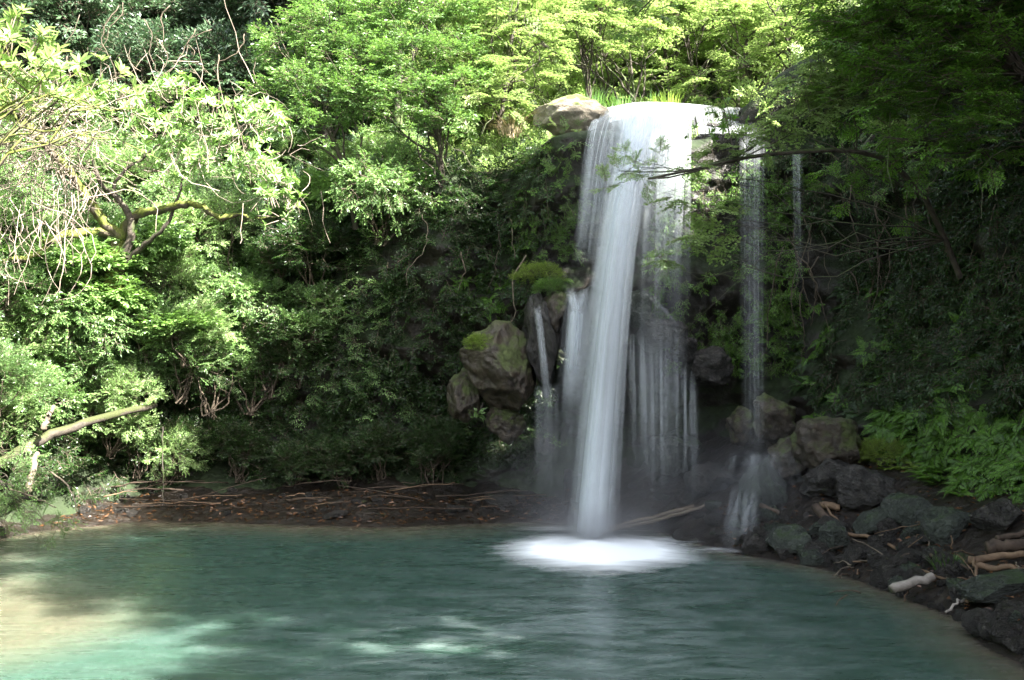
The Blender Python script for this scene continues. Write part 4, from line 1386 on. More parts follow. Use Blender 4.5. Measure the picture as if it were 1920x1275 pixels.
o = obj('boulder', mesh_np('boulder', V, Fc, 3, [M['rock']], smooth=True), None, P(1285, 655, 17.6)); o.scale = (.28, .45, .26)
tag(o, 'small dark knob at the lower right end of the rock spur', 'boulder')
V, Fc = rock_mesh(857, 5, 22, 0.14, 0.63)
o = obj('boulder', mesh_np('boulder', V, Fc, 3, [M['rock']], smooth=True), None, P(1330, 690, 17.9)); o.scale = (.55, .7, .4)
tag(o, 'rough dark rock jutting from the cliff right of the veil', 'boulder')
V, Fc = rock_mesh(858, 5, 18, 0.10, 0.63)
o = obj('boulder', mesh_np('boulder', V, Fc, 3, [M['palerock']], smooth=True), None, P(1072, 218, 18.2)); o.scale = (.80, .6, .40)
tag(o, 'pale sunlit boulder at the left end of the waterfall crest', 'boulder')
V, Fc = rock_mesh(859, 5, 18, 0.12, 0.63)
o = obj('boulder', mesh_np('boulder', V, Fc, 3, [M['rock']], smooth=True), None, P(1375, 270, 18.2)); o.scale = (.95, .7, .42)
tag(o, 'wet dark slab at the right end of the waterfall crest', 'boulder')
V, Fc = rock_mesh(860, 5, 18, 0.12, 0.63)
o = obj('boulder', mesh_np('boulder', V, Fc, 3, [M['rock']], smooth=True), None, P(1145, 262, 17.95)); o.scale = (.42, .5, .4)
tag(o, 'dark rock showing through the bend of the left veil at the crest', 'boulder')
V, Fc = rock_mesh(861, 5, 18, 0.12, 0.63)
o = obj('boulder', mesh_np('boulder', V, Fc, 3, [M['rock']], smooth=True), None, P(1022, 832, 17.6)); o.scale = (.2, .3, .2)
tag(o, 'small wet stone knob carrying a plant left of the main water', 'rock')
V, Fc = rock_mesh(862, 5, 18, 0.12, 0.63)
o = obj('boulder', mesh_np('boulder', V, Fc, 3, [M['greenrock']], smooth=True), None, P(1430, 930, 15.6)); o.scale = (.48, .5, .62)
tag(o, 'greenish boulder that the right hand thin fall splashes on', 'boulder')
# pile of boulders at the foot of the right cliff
for px, py, Y, s, mt_, lb_ in ((1450, 790, 16.6, (.45, .5, .45), 'mossrock', 'brown mossy boulder above the splashing boulder'),
                         (1560, 830, 15.2, (.55, .6, .55), 'mossrock', 'large brownish moss covered boulder left of the yellow green ferns'),
                         (1480, 860, 15.9, (.42, .5, .42), 'mossrock', 'dark mossy boulder just right of the splash'),
                         (1390, 800, 17.3, (.35, .5, .35), 'mossrock', 'mossy rock left of the thin fall at mid height'),
                         (1260, 850, 18.2, (.55, .5, .45), 'greenrock', 'rounded green boulder dimly seen behind the veil'),
                         (1560, 900, 14.9, (.5, .5, .4), 'rock', 'wet black rock face under the brownish mossy boulder'),
                         (1620, 920, 14.3, (.45, .5, .4), 'rock', 'dark rock with rusty patches under the yellow green ferns'),
                         (1330, 900, 17.4, (.5, .5, .35), 'rock', 'rubble boulder under the overhang right of the veil'),
                         (1170, 740, 18.0, (.25, .4, .35), 'rock', 'wet rock knob right behind the main column of water')):
    V, Fc = rock_mesh(int(px * 3 + py), 5, 20, 0.16, 0.64)
    o = obj('boulder', mesh_np('boulder', V, Fc, 3, [M[mt_]], smooth=True), None, P(px, py, Y)); o.scale = s
    tag(o, lb_, 'boulder')
named = [
    (1287, 1018, .42, .26, 'small black rock standing alone in the shallows right of the foam', 'rock'),
    (1418, 1040, .52, .5, 'wet black rock at the water edge under the splashing boulder', 'rock'),
    (1490, 1035, .75, .6, 'green tinged rock at the water edge right of the black rock', 'greenrock'),
    (1575, 1035, .62, .55, 'greenish rock half hidden by the driftwood branch', 'greenrock'),
    (1650, 1005, .62, .55, 'upright greenish grey rock above the driftwood', 'greenrock'),
    (1715, 985, .75, .62, 'squared dark green boulder under the fern bank', 'greenrock'),
    (1795, 1010, .72, .6, 'dark angular boulder right of the squared green boulder', 'greenrock'),
    (1612, 1060, .5, .4, 'dark flat topped rock at the water edge below the branch', 'rock'),
    (1680, 1085, .45, .42, 'glistening grey rock at the upper end of the pale log', 'rock'),
    (1850, 1195, .46, .36, 'glistening black rock in the water at lower right', 'rock'),
    (1900, 1195, .3, .16, 'low wet stone at the right edge beside the glistening black rock', 'rock'),
    (1880, 1000, .7, .55, 'dark boulder at the right edge above the driftwood pile', 'rock'),
    (1900, 1120, .9, .34, 'long flat dark rock under the driftwood pile', 'greenrock'),
    (1555, 1058, .3, .24, 'fist sized black stone between two green rocks at the water', 'rock'),
    (940, 955, .8, .42, 'dark lumpy rock on the debris shore left of the falls', 'rock'),
    (850, 965, .5, .3, 'small dark rock at the left end of the debris shore rocks', 'rock'),
    (1010, 965, .3, .3, 'pale grey wet stone beside the foot of the waterfall', 'rock'),
    (625, 972, .7, .2, 'low glistening rock at the middle of the far shore', 'rock'),
]
for px, py, w_, h_, lb_, mt_ in named:
    rpx(px, py, w_, h_, lb_, None, mt_)
for i in range(95):
    t = random.random()
    px = 1330 + t * 600
    wl = np.interp(px, [1330, 1390, 1550, 1660, 1780, 1830, 1930], [1000, 1035, 1062, 1105, 1150, 1190, 1235])
    py = wl - random.random() ** 1.3 * (60 + 90 * t)
    s = random.uniform(.12, .42)
    rpx(px, py, s, s * random.uniform(.6, .9), 'dark wet stone in the rubble of the right shore', 'stones of the right shore rubble', random.choice(['rock', 'rock', 'greenrock']))
for i in range(120):
    t = random.random()
    px = 1380 + t * 560
    wl = np.interp(px, [1330, 1390, 1550, 1660, 1780, 1830, 1930], [1000, 1035, 1062, 1105, 1150, 1190, 1235])
    py = wl + 4 - random.random() ** 1.6 * (50 + 80 * t)
    sz = random.uniform(.06, .16)
    rpx(px, py, sz, sz * random.uniform(.6, 1.0), 'small jagged wet stone between the boulders of the right shore', 'small stones of the right shore', 'rock', tilt=1.2)
for i in range(40):
    px = random.uniform(1180, 1500)
    py = random.uniform(870, 990)
    s = random.uniform(.12, .4)
    rpx(px, py, s, s * random.uniform(.55, .85), 'wet stone in the rubble behind and right of the falling water', 'stones of the rubble behind the water', 'rock')
for i in range(46):
    px = random.uniform(150, 1030)
    py = random.uniform(925, 972)
    s = random.uniform(.08, .3)
    rpx(px, py, s, s * random.uniform(.4, .8), 'small dark stone in the debris of the far shore', 'stones of the far shore', 'rock')

# ------------------------------------------------------------------ logs, sticks and litter
def stick(pts, r0, r1, label, mat='wetlog', group=None, name='stick', cat='stick', n=12, wob=0.01, sides=8):
    q = catmull([np.asarray(p, float) for p in pts], n)
    q[1:-1] += rng.normal(size=(n - 2, 3)) * wob
    b = q[0].copy()
    V, Fc = cap_tubes([(q - b, np.linspace(r0, r1, n))], sides)
    V = V + np.array([fbm(v, 2, 9, 3) for v in V])[:, None] * 0.15 * min(r0, 0.05)
    o = obj(name, mesh_np(name, V, Fc, 4, [M[mat]], smooth=True), None, Vector(b))
    return tag(o, label, cat, group)
stick([P(1118, 996, 16.1), P(1230, 968, 16.6), P(1300, 950, 16.9)], 0.035, 0.05, 'long thin pole slanting out of the pool beside the falling water', 'log', name='driftwood_pole', cat='pole')
stick([P(1125, 1001, 16.05), P(1250, 970, 16.6), P(1332, 947, 16.85)], 0.026, 0.035, 'second thinner pole lying against the long pole by the falling water', 'log', name='driftwood_pole', cat='pole')
stick([P(1425, 948, 15.1), P(1490, 972, 14.7), P(1545, 985, 14.4)], 0.04, 0.02, 'dark stick lying across the rocks right of the splash', 'wetlog')
stick([P(1530, 950, 14.2), P(1560, 985, 13.8), P(1600, 1020, 13.3), P(1625, 1050, 12.9)], 0.07, 0.03, 'dark crooked branch leaning over the greenish rocks', 'wetlog')
stick([P(1545, 945, 14.2), P(1575, 985, 13.7), P(1600, 1008, 13.4)], 0.02, 0.01, 'thin reddish stick beside the dark crooked branch', 'brownlog')
stick([P(1570, 1000, 13.5), P(1640, 1010, 13), P(1700, 1040, 12.3), P(1730, 1055, 11.9)], 0.028, 0.015, 'long pale brown twig running down the right shore', 'brownlog')
stick([P(1540, 948, 14.4), P(1575, 952, 14.2)], 0.06, 0.05, 'short orange brown log end among the right shore rocks', 'brownlog', name='log', cat='log', n=6)
stick([P(1672, 1106, 10.9), P(1750, 1080, 11.0)], 0.055, 0.05, 'pale bleached log lying at the water edge at lower right', 'palelog', name='log', cat='log', n=8)
stick([P(1773, 1148, 10.1), P(1800, 1128, 10.2), P(1812, 1120, 10.3)], 0.012, 0.02, 'short whitish twig pointing into the water at lower right', 'palelog')
for i, (a, b, r_) in enumerate((((1850, 1028, 10.9), (1990, 1010, 10.8), .075), ((1815, 1050, 10.7), (1985, 1035, 10.4), .045), ((1830, 1062, 10.5), (1960, 1080, 10.1), .035),
                            ((1870, 1010, 11), (1990, 990, 11), .04), ((1800, 1100, 10.3), (1960, 1110, 9.9), .05), ((1812, 1130, 10.1), (1860, 1085, 10.3), .022), ((1820, 1085, 10.4), (1930, 1090, 10.1), .03),
                            ((1825, 1045, 10.6), (1850, 1130, 10.0), .018), ((1880, 1168, 9.3), (1990, 1165, 9.2), .03), ((1745, 1040, 11.5), (1830, 1070, 10.7), .02), ((1700, 1060, 11.9), (1800, 1090, 10.6), .02))):
    m_ = ((a[0] + b[0]) / 2 + random.uniform(-10, 10), (a[1] + b[1]) / 2 + random.uniform(-10, 6), (a[2] + b[2]) / 2)
    stick([P(*a), P(*m_), P(*b)], r_, r_ * .7, 'brown branch in the driftwood pile at the lower right edge', 'brownlog' if i % 3 else 'wetlog', 'branches of the driftwood pile', name='branch', cat='branch', wob=.012)
for i in range(34):
    a = Wp(random.uniform(1640, 1960), 0 + random.uniform(1040, 1150), 0)
    p, n = ground_hit(random.uniform(1560, 1940), random.uniform(985, 1130))
    d = Vector((random.gauss(0, 1), random.gauss(0, .7), random.gauss(.1, .25))).normalized() * random.uniform(.2, .6)
    stick([p + Vector((0, 0, .08)), p + d * .5 + Vector((0, 0, .10)), p + d + Vector((0, 0, .06))], random.uniform(.006, .014), .004, 'thin twig scattered over the right shore', random.choice(['wetlog', 'brownlog', 'log']), 'twigs on the right shore', name='twig', cat='twig', n=8, wob=.008, sides=5)
for i in range(34):
    px, py = random.uniform(180, 1030), random.uniform(908, 965)
    p, n = ground_hit(px, py)
    L = random.uniform(.4, 1.8)
    d = Vector((L * random.choice((-1, 1)), random.gauss(0, .5) * L, random.gauss(0.03, .10) * L))
    stick([p + Vector((0, 0, .07)), p + d * .5 + Vector((0, 0, .09)), p + d + Vector((0, 0, .06))], random.uniform(.008, .022), .006, 'thin stick lying in the debris of the far shore', random.choice(['wetlog', 'wetlog', 'wetlog', 'brownlog']), 'sticks on the far shore', n=8, wob=.01, sides=6)
stick([P(505, 955, 17.6), P(600, 950, 17.7), P(720, 944, 17.9)] if False else [Wp(268, 958, .08), Wp(350, 952, .1), Wp(437, 948, .1)], 0.03, 0.02, 'pale sunlit stick at the left of the far shore', 'palelog')
stick([P(-60, 905, 15.6), P(60, 835, 16.0), P(160, 792, 16.8), P(290, 760, 18.8)], 0.095, 0.06, 'fallen trunk sloping up the bank at the left edge', 'fallbark', name='fallen_trunk', cat='log', n=16, wob=.015, sides=10)
stick([P(52, 925, 15.3), P(62, 880, 15.4), P(70, 850, 15.6)], 0.05, 0.04, 'broken brown stump post under the fallen trunk', 'log', name='broken_branch', cat='branch')
stick([P(82, 805, 15.8), P(92, 780, 15.8), P(100, 762, 15.9)], 0.05, 0.03, 'short pale branch stub standing on the fallen trunk', 'log', name='broken_branch', cat='branch')
stick([P(95, 885, 15.3), P(130, 915, 15.0), P(145, 960, 14.8)], 0.015, 0.008, 'thin bare twig bent down to the water at left', 'log', name='twig', cat='twig')
stick([P(5, 915, 15.2), P(60, 930, 14.9), P(105, 952, 14.8)], 0.015, 0.008, 'thin bare twig stretching over the water at the left edge', 'log', name='twig', cat='twig')
stick([P(305, 800, 17.4), P(306, 870, 17.3), P(307, 950, 17.2)], 0.013, 0.008, 'dark straight stem hanging down to the far shore at left', 'bark', name='vine', cat='vine')

def vine(px, py, Y, L, label, group, mat='bark', sway=.25):
    a = P(px, py, Y)
    pts = [a]
    for k in range(4):
        pts.append(pts[-1] + Vector((random.gauss(0, sway) * L / 4, random.gauss(0, .08) * L / 4, -L / 4)))
    stick(pts, random.uniform(.008, .016), .005, label, mat, group, name='vine', cat='vine', n=14, wob=.015, sides=5)
for i in range(34):
    px, py = random.uniform(1460, 1900), random.uniform(330, 560)
    h, n = hit(px, py)
    if h is None: continue
    vine(px, py, h.y - .35, random.uniform(.8, 2.0), 'thin dark vine hanging down the shaded right cliff', 'vines on the right cliff', 'twig')
for i in range(8):
    px, py = random.uniform(560, 1000), random.uniform(230, 480)
    h, n = hit(px, py)
    if h is None: continue
    vine(px, py, h.y - .5, random.uniform(.7, 1.8), 'thin vine hanging in the shade between the tree stems and the waterfall', 'vines on the middle cliff', random.choice(['twig', 'log']), .5)
for i in range(14):
    px, py = random.uniform(60, 560), random.uniform(0, 120)
    vine(px, py, 21.5, random.uniform(.8, 1.8), 'looping vine in front of the dim wood at upper left', 'vines at upper left', 'twig', .7)

# fallen leaves on the debris shore
r = np.random.default_rng(900)
n = 1500
lx = r.uniform(-8, 1.2, n)
ly = r.uniform(16.8, 19.3, n)
ds = sdist(lx, ly)
k = ds > 0.02
lx, ly, ds = lx[k], ly[k], ds[k]
lz = np.array([gz(d, a, b) for d, a, b in zip(ds, lx, ly)]) + 0.025
n = len(lx)
V, Fc = leafset(np.stack([lx, ly, lz], -1), np.stack([r.normal(size=n), r.normal(size=n), r.normal(size=n) * .2], -1), np.array([0, 0, 1.0]) + r.normal(size=(n, 3)) * .4, r.uniform(.06, .13, n), r.uniform(.03, .06, n))
o = obj('leaf_litter', mesh_np('leaf_litter', V, Fc, 3, [M['litter']], attrs={'tint': ('FACE', np.repeat(r.random(n), 2))}))
tag(o, 'brown fallen leaves strewn over the far shore', 'leaf litter', kind='stuff')
n = 900
q = []
while len(q) < n:
    a, b = random.uniform(3.2, 7.0), random.uniform(8.5, 16.5)
    d = float(sdist(np.array([a]), np.array([b]))[0])
    if d > .05 and d < 2.2:
        q.append((a, b, gz(d, a, b) + .025))
q = np.array(q)
V, Fc = leafset(q, np.stack([r.normal(size=n), r.normal(size=n), r.normal(size=n) * .2], -1), np.array([0, 0, 1.0]) + r.normal(size=(n, 3)) * .4, r.uniform(.05, .11, n), r.uniform(.025, .05, n))
o = obj('leaf_litter', mesh_np('leaf_litter', V, Fc, 3, [M['litter']], attrs={'tint': ('FACE', np.repeat(r.random(n), 2))}))
tag(o, 'brown fallen leaves between the rocks of the right shore', 'leaf litter', kind='stuff')

# ------------------------------------------------------------------ the falling water
def jet(name, A, B, wa, wb, da, db, dens, mat, parent, nt_=60, ns=28, t0=0.0, wob=0.02, fade=(0.02, 0.97), seed=0, up=None):
    """closed tapering tube of water on a ballistic path from A to B; w = half width, d = half depth (functions or pairs)"""
    A, B = np.asarray(A, float), np.asarray(B, float)
    r = np.random.default_rng(seed)
    V, UV, DN = [], [], []
    for i in range(nt_):
        t = t0 + (1 - t0) * i / (nt_ - 1)
        c = np.array([A[0] + (B[0] - A[0]) * t, A[1] + (B[1] - A[1]) * t, A[2] - (A[2] - B[2]) * t * t])
        W_ = wa(t) if callable(wa) else wa + (wb - wa) * t
        D_ = da + (db - da) * t
        f = min(1, max(0, t - t0 + 0.02) / max(fade[0], 1e-3)) * min(1, max(0, (1.0 - t)) / max(1 - fade[1], 1e-3) + 0.0)
        for j in range(ns + 1):
            a = 2 * np.pi * j / ns
            s = 1 + wob * math.sin(3 * a + seed) + wob * math.sin(5 * a + 2 * seed + t * 3)
            V.append(c + np.array([math.cos(a) * W_ * s, math.sin(a) * D_ * s, 0]))
            UV.append((j / ns * 2 * (wa(0.5) if callable(wa) else max(wa, wb)) * 2.2, math.sqrt(max(t, 0)) * 2.0))
            DN.append(dens * f)
    fc_ = grid_faces(nt_, ns + 1)
    return obj(name, mesh_np(name, np.array(V), fc_, 4, [mat], attrs={'dens': ('POINT', np.array(DN))}, uv=np.array(UV), smooth=True), parent)

def curtain(name, tops, bots, dens, mat, parent, nu=40, nt_=46, layers=2, gap=.10, fade=(0.04, 0.75), edge=0.32, bow=.12, endfade=0.0, pw=2.0):
    """curved sheets of falling water: tops/bots = lists of points left to right"""
    V, UV, DN, Fc, off = [], [], [], [], 0
    T, B = catmull([np.asarray(p, float) for p in tops], nu), catmull([np.asarray(p, float) for p in bots], nu)
    wd = np.linalg.norm(T[-1] - T[0])
    rag = np.array([noise.noise(Vector((q * .9 + T[0][0] * 7, T[0][2] * 3, 0))) for q in range(nu)])
    T[:, 2] += 0.07 * rag
    T[:, 1] += 0.05 * np.roll(rag, 5)
    for l in range(layers):
        for i in range(nt_):
            t = i / (nt_ - 1)
            for j in range(nu):
                s = j / (nu - 1)
                p = T[j] + (B[j] - T[j]) * np.array([t, t, t ** pw])
                p = p + np.array([0.02 * math.sin(l * 2 + j), -gap * l - bow * math.sin(math.pi * s) - 0.03 * math.sin(j * 1.7 + l), 0])
                V.append(p)
                UV.append((s * wd + l * 3.3, t * 1.5 + l))
                e = min(1, s / edge, (1 - s) / edge)
                e = e * e * (3 - 2 * e)
                f1 = min(.97, fade[1] * (1 + .45 * rag[j]))
                f = min(1, t / fade[0]) * (1 if t < f1 else max(endfade * (1 - (t - f1) / (1 - f1)) ** .3, 1 - (t - f1) / (1 - f1)))
                DN.append(dens * e * f)
        Fc.append(grid_faces(nt_, nu) + off)
        off += nt_ * nu
    return obj(name, mesh_np(name, np.array(V), np.concatenate(Fc), 4, [mat], attrs={'dens': ('POINT', np.array(DN))}, uv=np.array(UV), smooth=True), parent)

wf = thing('waterfall', 'tall white waterfall pouring from the crest into the pool', 'waterfall', (0, 0, 0))
A0, B0 = np.array(P(1228, 213, 17.55)), np.array(P(1110, 1016, 15.2))
def wj(k):
    return lambda t: k * float(np.interp(t, [0, .12, .3, .45, .7, 1.0], [.60, .44, .23, .155, .18, .24]))
for i, (k, dn) in enumerate(((.55, 1.0), (.8, .72), (1.05, .45), (1.3, .22), (1.6, .1))):
    jet('main_column', A0 + np.array([0, -.02 * i, 0]), B0, wj(k), 0, .05 + .03 * i, .16 + .06 * i, dn, M['jet'], wf, seed=i, fade=(.02, .985))
# water sliding over the crest
def crest_sheet(name, pts_back, pts_front, dens, parent, mat):
    V, UV, DN = [], [], []
    Bk, Fr = catmull([np.asarray(p, float) for p in pts_back], 40), catmull([np.asarray(p, float) for p in pts_front], 40)
    for i in range(16):
        t = i / 15
        for j in range(40):
            p = Bk[j] + (Fr[j] - Bk[j]) * t
            p = p + np.array([0, 0, 0.10 * math.sin(math.pi * min(1, t * 1.0)) ])
            V.append(p); UV.append((j / 39 * 2.2, t)); 
            e = min(1, j / 8, (39 - j) / 16)
            DN.append(dens * e * min(1, (t + .05) * 3))
    return obj(name, mesh_np(name, np.array(V), grid_faces(16, 40), 4, [mat], attrs={'dens': ('POINT', np.array(DN))}, uv=np.array(UV), smooth=True), parent)
crest_sheet('crest_flow', [P(1120, 205, 19.2), P(1200, 192, 19.3), P(1290, 196, 19.2), P(1350, 200, 19.0)], [P(1095, 250, 17.6), P(1170, 222, 17.5), P(1250, 216, 17.45), P(1300, 226, 17.5)], 1.2, wf, M['jet'])
crest_sheet('slab_flow', [P(1285, 206, 19.0), P(1340, 200, 18.9), P(1390, 202, 18.8), P(1440, 208, 18.6)], [P(1295, 252, 17.5), P(1350, 250, 17.4), P(1400, 252, 17.3), P(1440, 256, 17.2)], .55, wf, M['veil'])
curtain('left_veil', [P(1118, 232, 17.6), P(1150, 214, 17.55), P(1185, 210, 17.5)], [P(1072, 500, 17.0), P(1098, 500, 16.95), P(1128, 490, 16.9)], .42, M['veil'], wf, layers=3, fade=(.03, .8), endfade=.25, pw=1.8)
curtain('left_edge_stream', [P(1112, 236, 17.62), P(1128, 226, 17.6)], [P(1074, 470, 17.05), P(1098, 470, 17.0)], .6, M['veil'], wf, layers=2, nu=16, fade=(.02, .4), edge=.35, pw=2.2)
curtain('upper_fan', [P(1165, 210, 17.5), P(1225, 206, 17.45), P(1290, 212, 17.5)], [P(1120, 560, 16.6), P(1170, 560, 16.5), P(1290, 560, 16.9)], .75, M['veil'], wf, layers=3, fade=(.03, .25), endfade=0, pw=2.0)
curtain('right_veil', [P(1225, 214, 17.5), P(1262, 212, 17.5), P(1300, 222, 17.5)], [P(1180, 990, 16.6), P(1230, 985, 16.8), P(1290, 960, 17.0)], .07, M['veil'], wf, layers=3, fade=(.03, .6), endfade=.15, pw=2.0)
# side cascade over the ledge rock
curtain('side_cascade', [P(1062, 552, 16.95), P(1085, 548, 16.85), P(1108, 548, 16.85)], [P(1030, 960, 16.6), P(1070, 960, 16.5), P(1110, 960, 16.4)], .30, M['veil'], wf, layers=3, fade=(.18, .25), endfade=.06, pw=1.6)
curtain('side_stream', [P(1056, 541, 17.0), P(1080, 541, 17.0)], [P(1074, 596, 16.8), P(1090, 596, 16.8)], .9, M['veil'], wf, layers=3, nu=12, fade=(.4, .9), endfade=.6, edge=.45, pw=1.0, gap=.03, bow=.05)
curtain('side_stream', [P(1088, 541, 16.98), P(1108, 541, 16.98)], [P(1072, 600, 16.78), P(1092, 600, 16.78)], .9, M['veil'], wf, layers=3, nu=12, fade=(.4, .9), endfade=.6, edge=.45, pw=1.0, gap=.03, bow=.05)
curtain('side_stream', [P(1066, 580, 16.82), P(1098, 580, 16.82)], [P(1046, 760, 16.5), P(1096, 760, 16.5)], .8, M['veil'], wf, layers=4, nu=20, fade=(.10, .3), endfade=0, edge=.45, pw=1.2, gap=.03, bow=.08)
# drips from the spur
curtain('spur_drips', [P(1175, 590, 17.0), P(1230, 575, 17.0), P(1290, 625, 17.1)], [P(1175, 960, 16.9), P(1230, 960, 16.9), P(1292, 900, 17.0)], .17, M['wisp'], wf, layers=3, fade=(.3, .45), endfade=.05, pw=1.4)
curtain('spur_trickle', [P(1195, 545, 17.15), P(1215, 548, 17.1)], [P(1250, 600, 17.0), P(1280, 620, 17.0)], .22, M['veil'], wf, layers=2, nu=12, fade=(.1, .7), edge=.4, pw=1.1)
curtain('left_trickle', [P(1000, 580, 17.1), P(1012, 570, 17.1)], [P(1018, 760, 16.8), P(1036, 760, 16.8)], .5, M['wisp'], wf, layers=2, nu=12, fade=(.1, .6), endfade=.1, edge=.4, pw=1.2)
curtain('left_drips', [P(1000, 720, 16.9), P(1050, 720, 16.8)], [P(1000, 950, 16.8), P(1050, 960, 16.7)], .22, M['wisp'], wf, layers=2, nu=24, fade=(.1, .5), endfade=.1, pw=1.2)

# foam where the water lands
def foam(name, c, rx, ry, hgt, dens, parent, pw=1.6, seed=0):
    V, DN = [], []
    nr, na = 36, 96
    for i in range(nr):
        s = i / (nr - 1)
        for j in range(na + 1):
            a = 2 * np.pi * (j % na) / na
            k = 1 + .12 * noise.noise(Vector((math.cos(a) * 1.5 + seed, math.sin(a) * 1.5, .3)))
            z = .012 + hgt * (1 - s) ** 2 * (1 + .2 * noise.noise(Vector((s * 6 * math.cos(a), s * 6 * math.sin(a), seed))))
            V.append((c[0] + rx * s * k * math.cos(a), c[1] + ry * s * k * math.sin(a), c[2] + z))
            DN.append(dens * (1 - s) ** pw)
    return obj(name, mesh_np(name, np.array(V), grid_faces(nr, na + 1), 4, [M['foam']], attrs={'dens': ('POINT', np.array(DN))}, smooth=True), parent)
foam('plunge_foam', (1.2, 14.3, 0), 2.2, 2.8, .16, 3.2, wf, 2.2, 1)
foam('side_foam', (.75, 16.9, 0), 1.2, .7, .03, .55, wf, 1.4, 2)
foam('side_foam', (2.3, 15.5, 0), 1.7, 1.2, .03, .5, wf, 1.4, 3)

thin = thing('thin_waterfall', 'faint thin fall dropping onto the greenish boulder at right', 'waterfall', (0, 0, 0))
curtain('veil', [P(1384, 262, 17.2), P(1412, 258, 17.15), P(1438, 262, 17.1)], [P(1388, 850, 15.7), P(1408, 850, 15.6), P(1432, 850, 15.6)], .13, M['wisp'], thin, layers=3, fade=(.12, .93), endfade=.6, edge=.42)
curtain('bright_thread', [P(1384, 270, 17.2), P(1396, 270, 17.2)], [P(1384, 640, 16.1), P(1398, 640, 16.1)], .2, M['veil'], thin, layers=2, nu=10, fade=(.05, .35), edge=.4)
def arcspray(name, c, parent, dens):
    """bell of spray thrown off a rock"""
    V, UV, DN = [], [], []
    nr, na = 24, 48
    for i in range(nr):
        s = i / (nr - 1)
        for j in range(na + 1):
            a = 2 * np.pi * j / na
            V.append((c[0] + .50 * s * math.cos(a), c[1] + .45 * s * math.sin(a) - .1 * s, c[2] + .28 * s - 1.15 * s * s))
            UV.append((a * 1.2, s * .6)); DN.append(dens * (1 - s) ** .8 * min(1, s * 5 + .3))
    return obj(name, mesh_np(name, np.array(V), grid_faces(nr, na + 1), 4, [M['spray']], attrs={'dens': ('POINT', np.array(DN))}, uv=np.array(UV), smooth=True), parent)
def strands(name, specs, mat, parent, sides=6):
    """thin threads of water, one mesh: specs = (points, radius0, radius1, density)"""
    V, UV, DN, Fc, off = [], [], [], [], 0
    for q, (pts, ra, rb, dn) in enumerate(specs):
        n_ = len(pts)
        for i in range(n_):
            rr = ra + (rb - ra) * i / (n_ - 1)
            for j in range(sides + 1):
                a = 2 * np.pi * j / sides
                V.append((pts[i][0] + rr * math.cos(a), pts[i][1] + rr * math.sin(a), pts[i][2]))
                UV.append((q * .37 + j / sides * rr * 6, i / n_))
                t = i / (n_ - 1)
                DN.append(dn * min(1, t * 3) * min(1, (1 - t) * 2.2))
        Fc.append(grid_faces(n_, sides + 1) + off)
        off += n_ * (sides + 1)
    return obj(name, mesh_np(name, np.array(V), np.concatenate(Fc), 4, [mat], attrs={'dens': ('POINT', np.array(DN))}, uv=np.array(UV), smooth=True), parent)
c = P(1425, 862, 15.45)
sp = []
for k in range(70):
    a = random.uniform(0, 6.28)
    v = random.uniform(.25, .75)
    up_ = random.uniform(.5, 1.5)
    T_ = random.uniform(.35, .62)
    tt = np.linspace(0, T_, 14)
    o = np.array(c) + np.array([random.gauss(0, .17), random.gauss(0, .12), .02])
    sp.append((np.stack([o[0] + v * math.cos(a) * tt, o[1] + v * .8 * math.sin(a) * tt - .25 * tt, o[2] + up_ * tt - 4.9 * tt * tt], -1), .012, .045, random.uniform(.015, .05)))
strands('splash', sp, M['jet'], thin)
sp = []
for k in range(150):
    s_ = random.gauss(0, .62)
    s_ = max(-1.5, min(1.5, s_))
    t = np.linspace(0, 1, 26)
    dx = random.gauss(0, .10)
    a_ = A0 + np.array([s_ * .50, random.uniform(-.12, .04), 0])
    b_ = B0 + np.array([s_ * .26 + dx, random.gauss(0, .16), random.uniform(0, 2.5) if random.random() < .5 else 0])
    w_ = np.interp(t, [0, .3, .5, 1], [1, .62, .52, .8])
    pts = np.stack([a_[0] + (b_[0] - a_[0]) * t, a_[1] + (b_[1] - a_[1]) * t, a_[2] - (a_[2] - b_[2]) * t * t], -1)
    pts[:, 0] += -s_ * .35 * np.sin(np.pi * t) * .5
    sp.append((pts, random.uniform(.008, .02), random.uniform(.025, .05), random.uniform(.06, .2)))
strands('frayed_strands', sp, M['jet'], wf)
sp = []
for k in range(26):
    a_ = np.array(P(random.uniform(1375, 1425), random.uniform(905, 935), 15.2))
    b_ = np.array(P(a_[0] / a_[1] * F + 960 - random.uniform(0, 30), random.uniform(1015, 1042), 14.5))
    t = np.linspace(0, 1, 14)
    sp.append((np.stack([a_[0] + (b_[0] - a_[0]) * t, a_[1] + (b_[1] - a_[1]) * t, a_[2] + (b_[2] - a_[2]) * t ** 1.5], -1), .015, .05, random.uniform(.02, .07)))
strands('lower_cascade', sp, M['jet'], thin)
sp = []
for k in range(70):
    px = random.uniform(1180, 1302)
    py = np.interp(px, [1188, 1230, 1300], [612, 640, 690]) + random.uniform(-8, 14)
    a_ = np.array(P(px, py, 17.0))
    b_ = a_ + np.array([random.gauss(0, .03), random.uniform(-.12, .02), -random.uniform(1.0, 2.9)])
    t = np.linspace(0, 1, 18)
    sp.append((np.stack([a_[0] + (b_[0] - a_[0]) * t, a_[1] + (b_[1] - a_[1]) * t, a_[2] + (b_[2] - a_[2]) * t ** 1.4], -1), random.uniform(.005, .012), random.uniform(.02, .05), random.uniform(.03, .17)))
strands('spur_threads', sp, M['jet'], wf)
sp = []
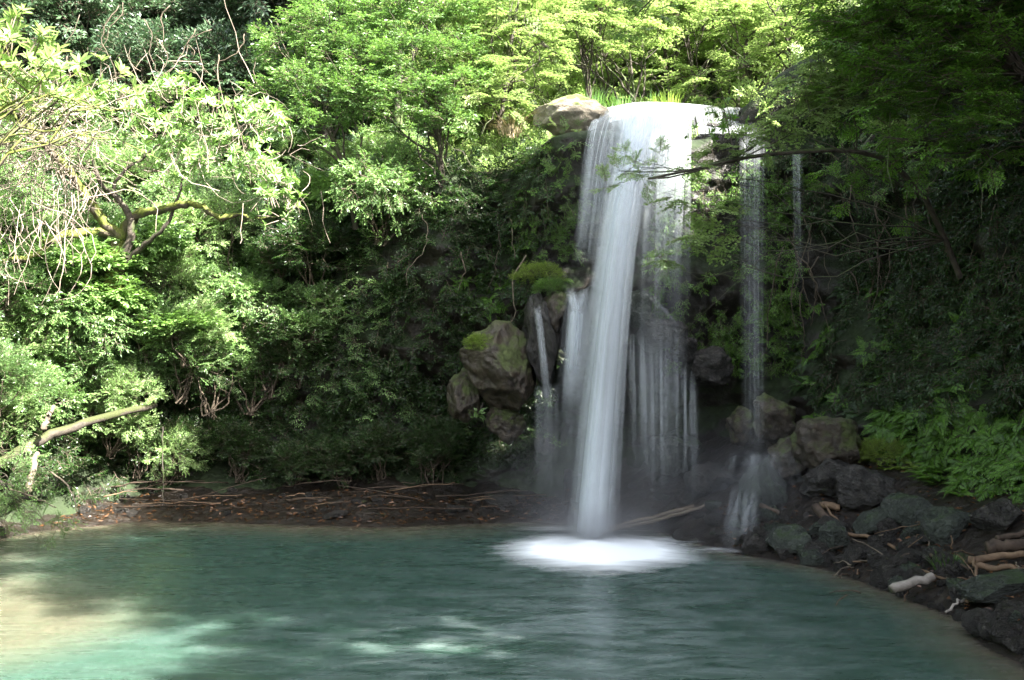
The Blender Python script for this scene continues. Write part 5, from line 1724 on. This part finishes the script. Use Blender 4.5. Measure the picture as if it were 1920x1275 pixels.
for k in range(26):
    px = random.uniform(1215, 1298)
    a_ = np.array(P(px, 218, 17.5))
    b_ = np.array(P(px - random.uniform(5, 30), random.uniform(480, 640), 16.95))
    t = np.linspace(0, 1, 22)
    sp.append((np.stack([a_[0] + (b_[0] - a_[0]) * t, a_[1] + (b_[1] - a_[1]) * t, a_[2] + (b_[2] - a_[2]) * t ** 2], -1), random.uniform(.01, .02), random.uniform(.025, .06), random.uniform(.08, .26)))
strands('veil_threads', sp, M['jet'], wf)
foam('foam', (3.0, 14.5, 0), 1.0, .8, .03, .42, thin, 1.4, 5)

th2 = thing('thin_waterfall', 'faintest thin thread of water at the right end of the falls', 'waterfall', (0, 0, 0))
curtain('veil', [P(1480, 290, 15.7), P(1500, 290, 15.7)], [P(1486, 570, 15.4), P(1502, 570, 15.4)], .24, M['wisp'], th2, layers=2, nu=14, fade=(.08, .3), edge=.35, endfade=0)

# unused prototypes do not stay below the ground
for lst in list(SH.values()) + [FE, FEL, FED, [FG, FS, FM, FT, FR_]]:
    for pr in lst:
        if pr.name not in USED:
            for ch in list(pr.children):
                bpy.data.objects.remove(ch)
            bpy.data.objects.remove(pr)

# ------------------------------------------------------------------ mist round the foot of the falls
def mist(label, c, rad, dens, kind='stuff'):
    m, t, out = new_mat('drifting mist')
    tc = N(t, 'ShaderNodeTexCoord')
    mp = N(t, 'ShaderNodeMapping')
    gr = N(t, 'ShaderNodeTexGradient', gradient_type='QUADRATIC_SPHERE')
    t.links.new(tc.outputs['Object'], mp.inputs[0])
    t.links.new(mp.outputs[0], gr.inputs[0])
    mu = N(t, 'ShaderNodeMath', operation='MULTIPLY')
    mu.inputs[1].default_value = dens
    t.links.new(gr.outputs['Fac'], mu.inputs[0])
    pv_ = N(t, 'ShaderNodeVolumePrincipled')
    pv_.inputs['Color'].default_value = (0.92, 0.95, 0.97, 1)
    pv_.inputs['Anisotropy'].default_value = 0.2
    t.links.new(mu.outputs[0], pv_.inputs['Density'])
    t.links.new(pv_.outputs[0], out.inputs['Volume'])
    bm = bmesh.new()
    bmesh.ops.create_icosphere(bm, subdivisions=3, radius=1)
    me = bpy.data.meshes.new('mist')
    bm.to_mesh(me)
    bm.free()
    me.materials.append(m)
    o = obj('mist', me, None, c)
    o.scale = rad
    return tag(o, label, 'mist', kind=kind)
mist('pale mist hanging round the foot of the tall waterfall', (1.5, 15.9, .5), (2.6, 1.9, 2.3), .34)
mist('thin mist drifting along the tall waterfall', (2.0, 16.9, 4.0), (2.0, 1.6, 5.0), .07)
mist('thin mist over the rocks where the faint fall splashes', (3.6, 15.2, .7), (1.5, 1.4, 1.7), .30)
mist('dense white spray where the waterfall strikes the pool', (1.22, 14.75, .2), (1.5, 1.2, .75), 1.3)
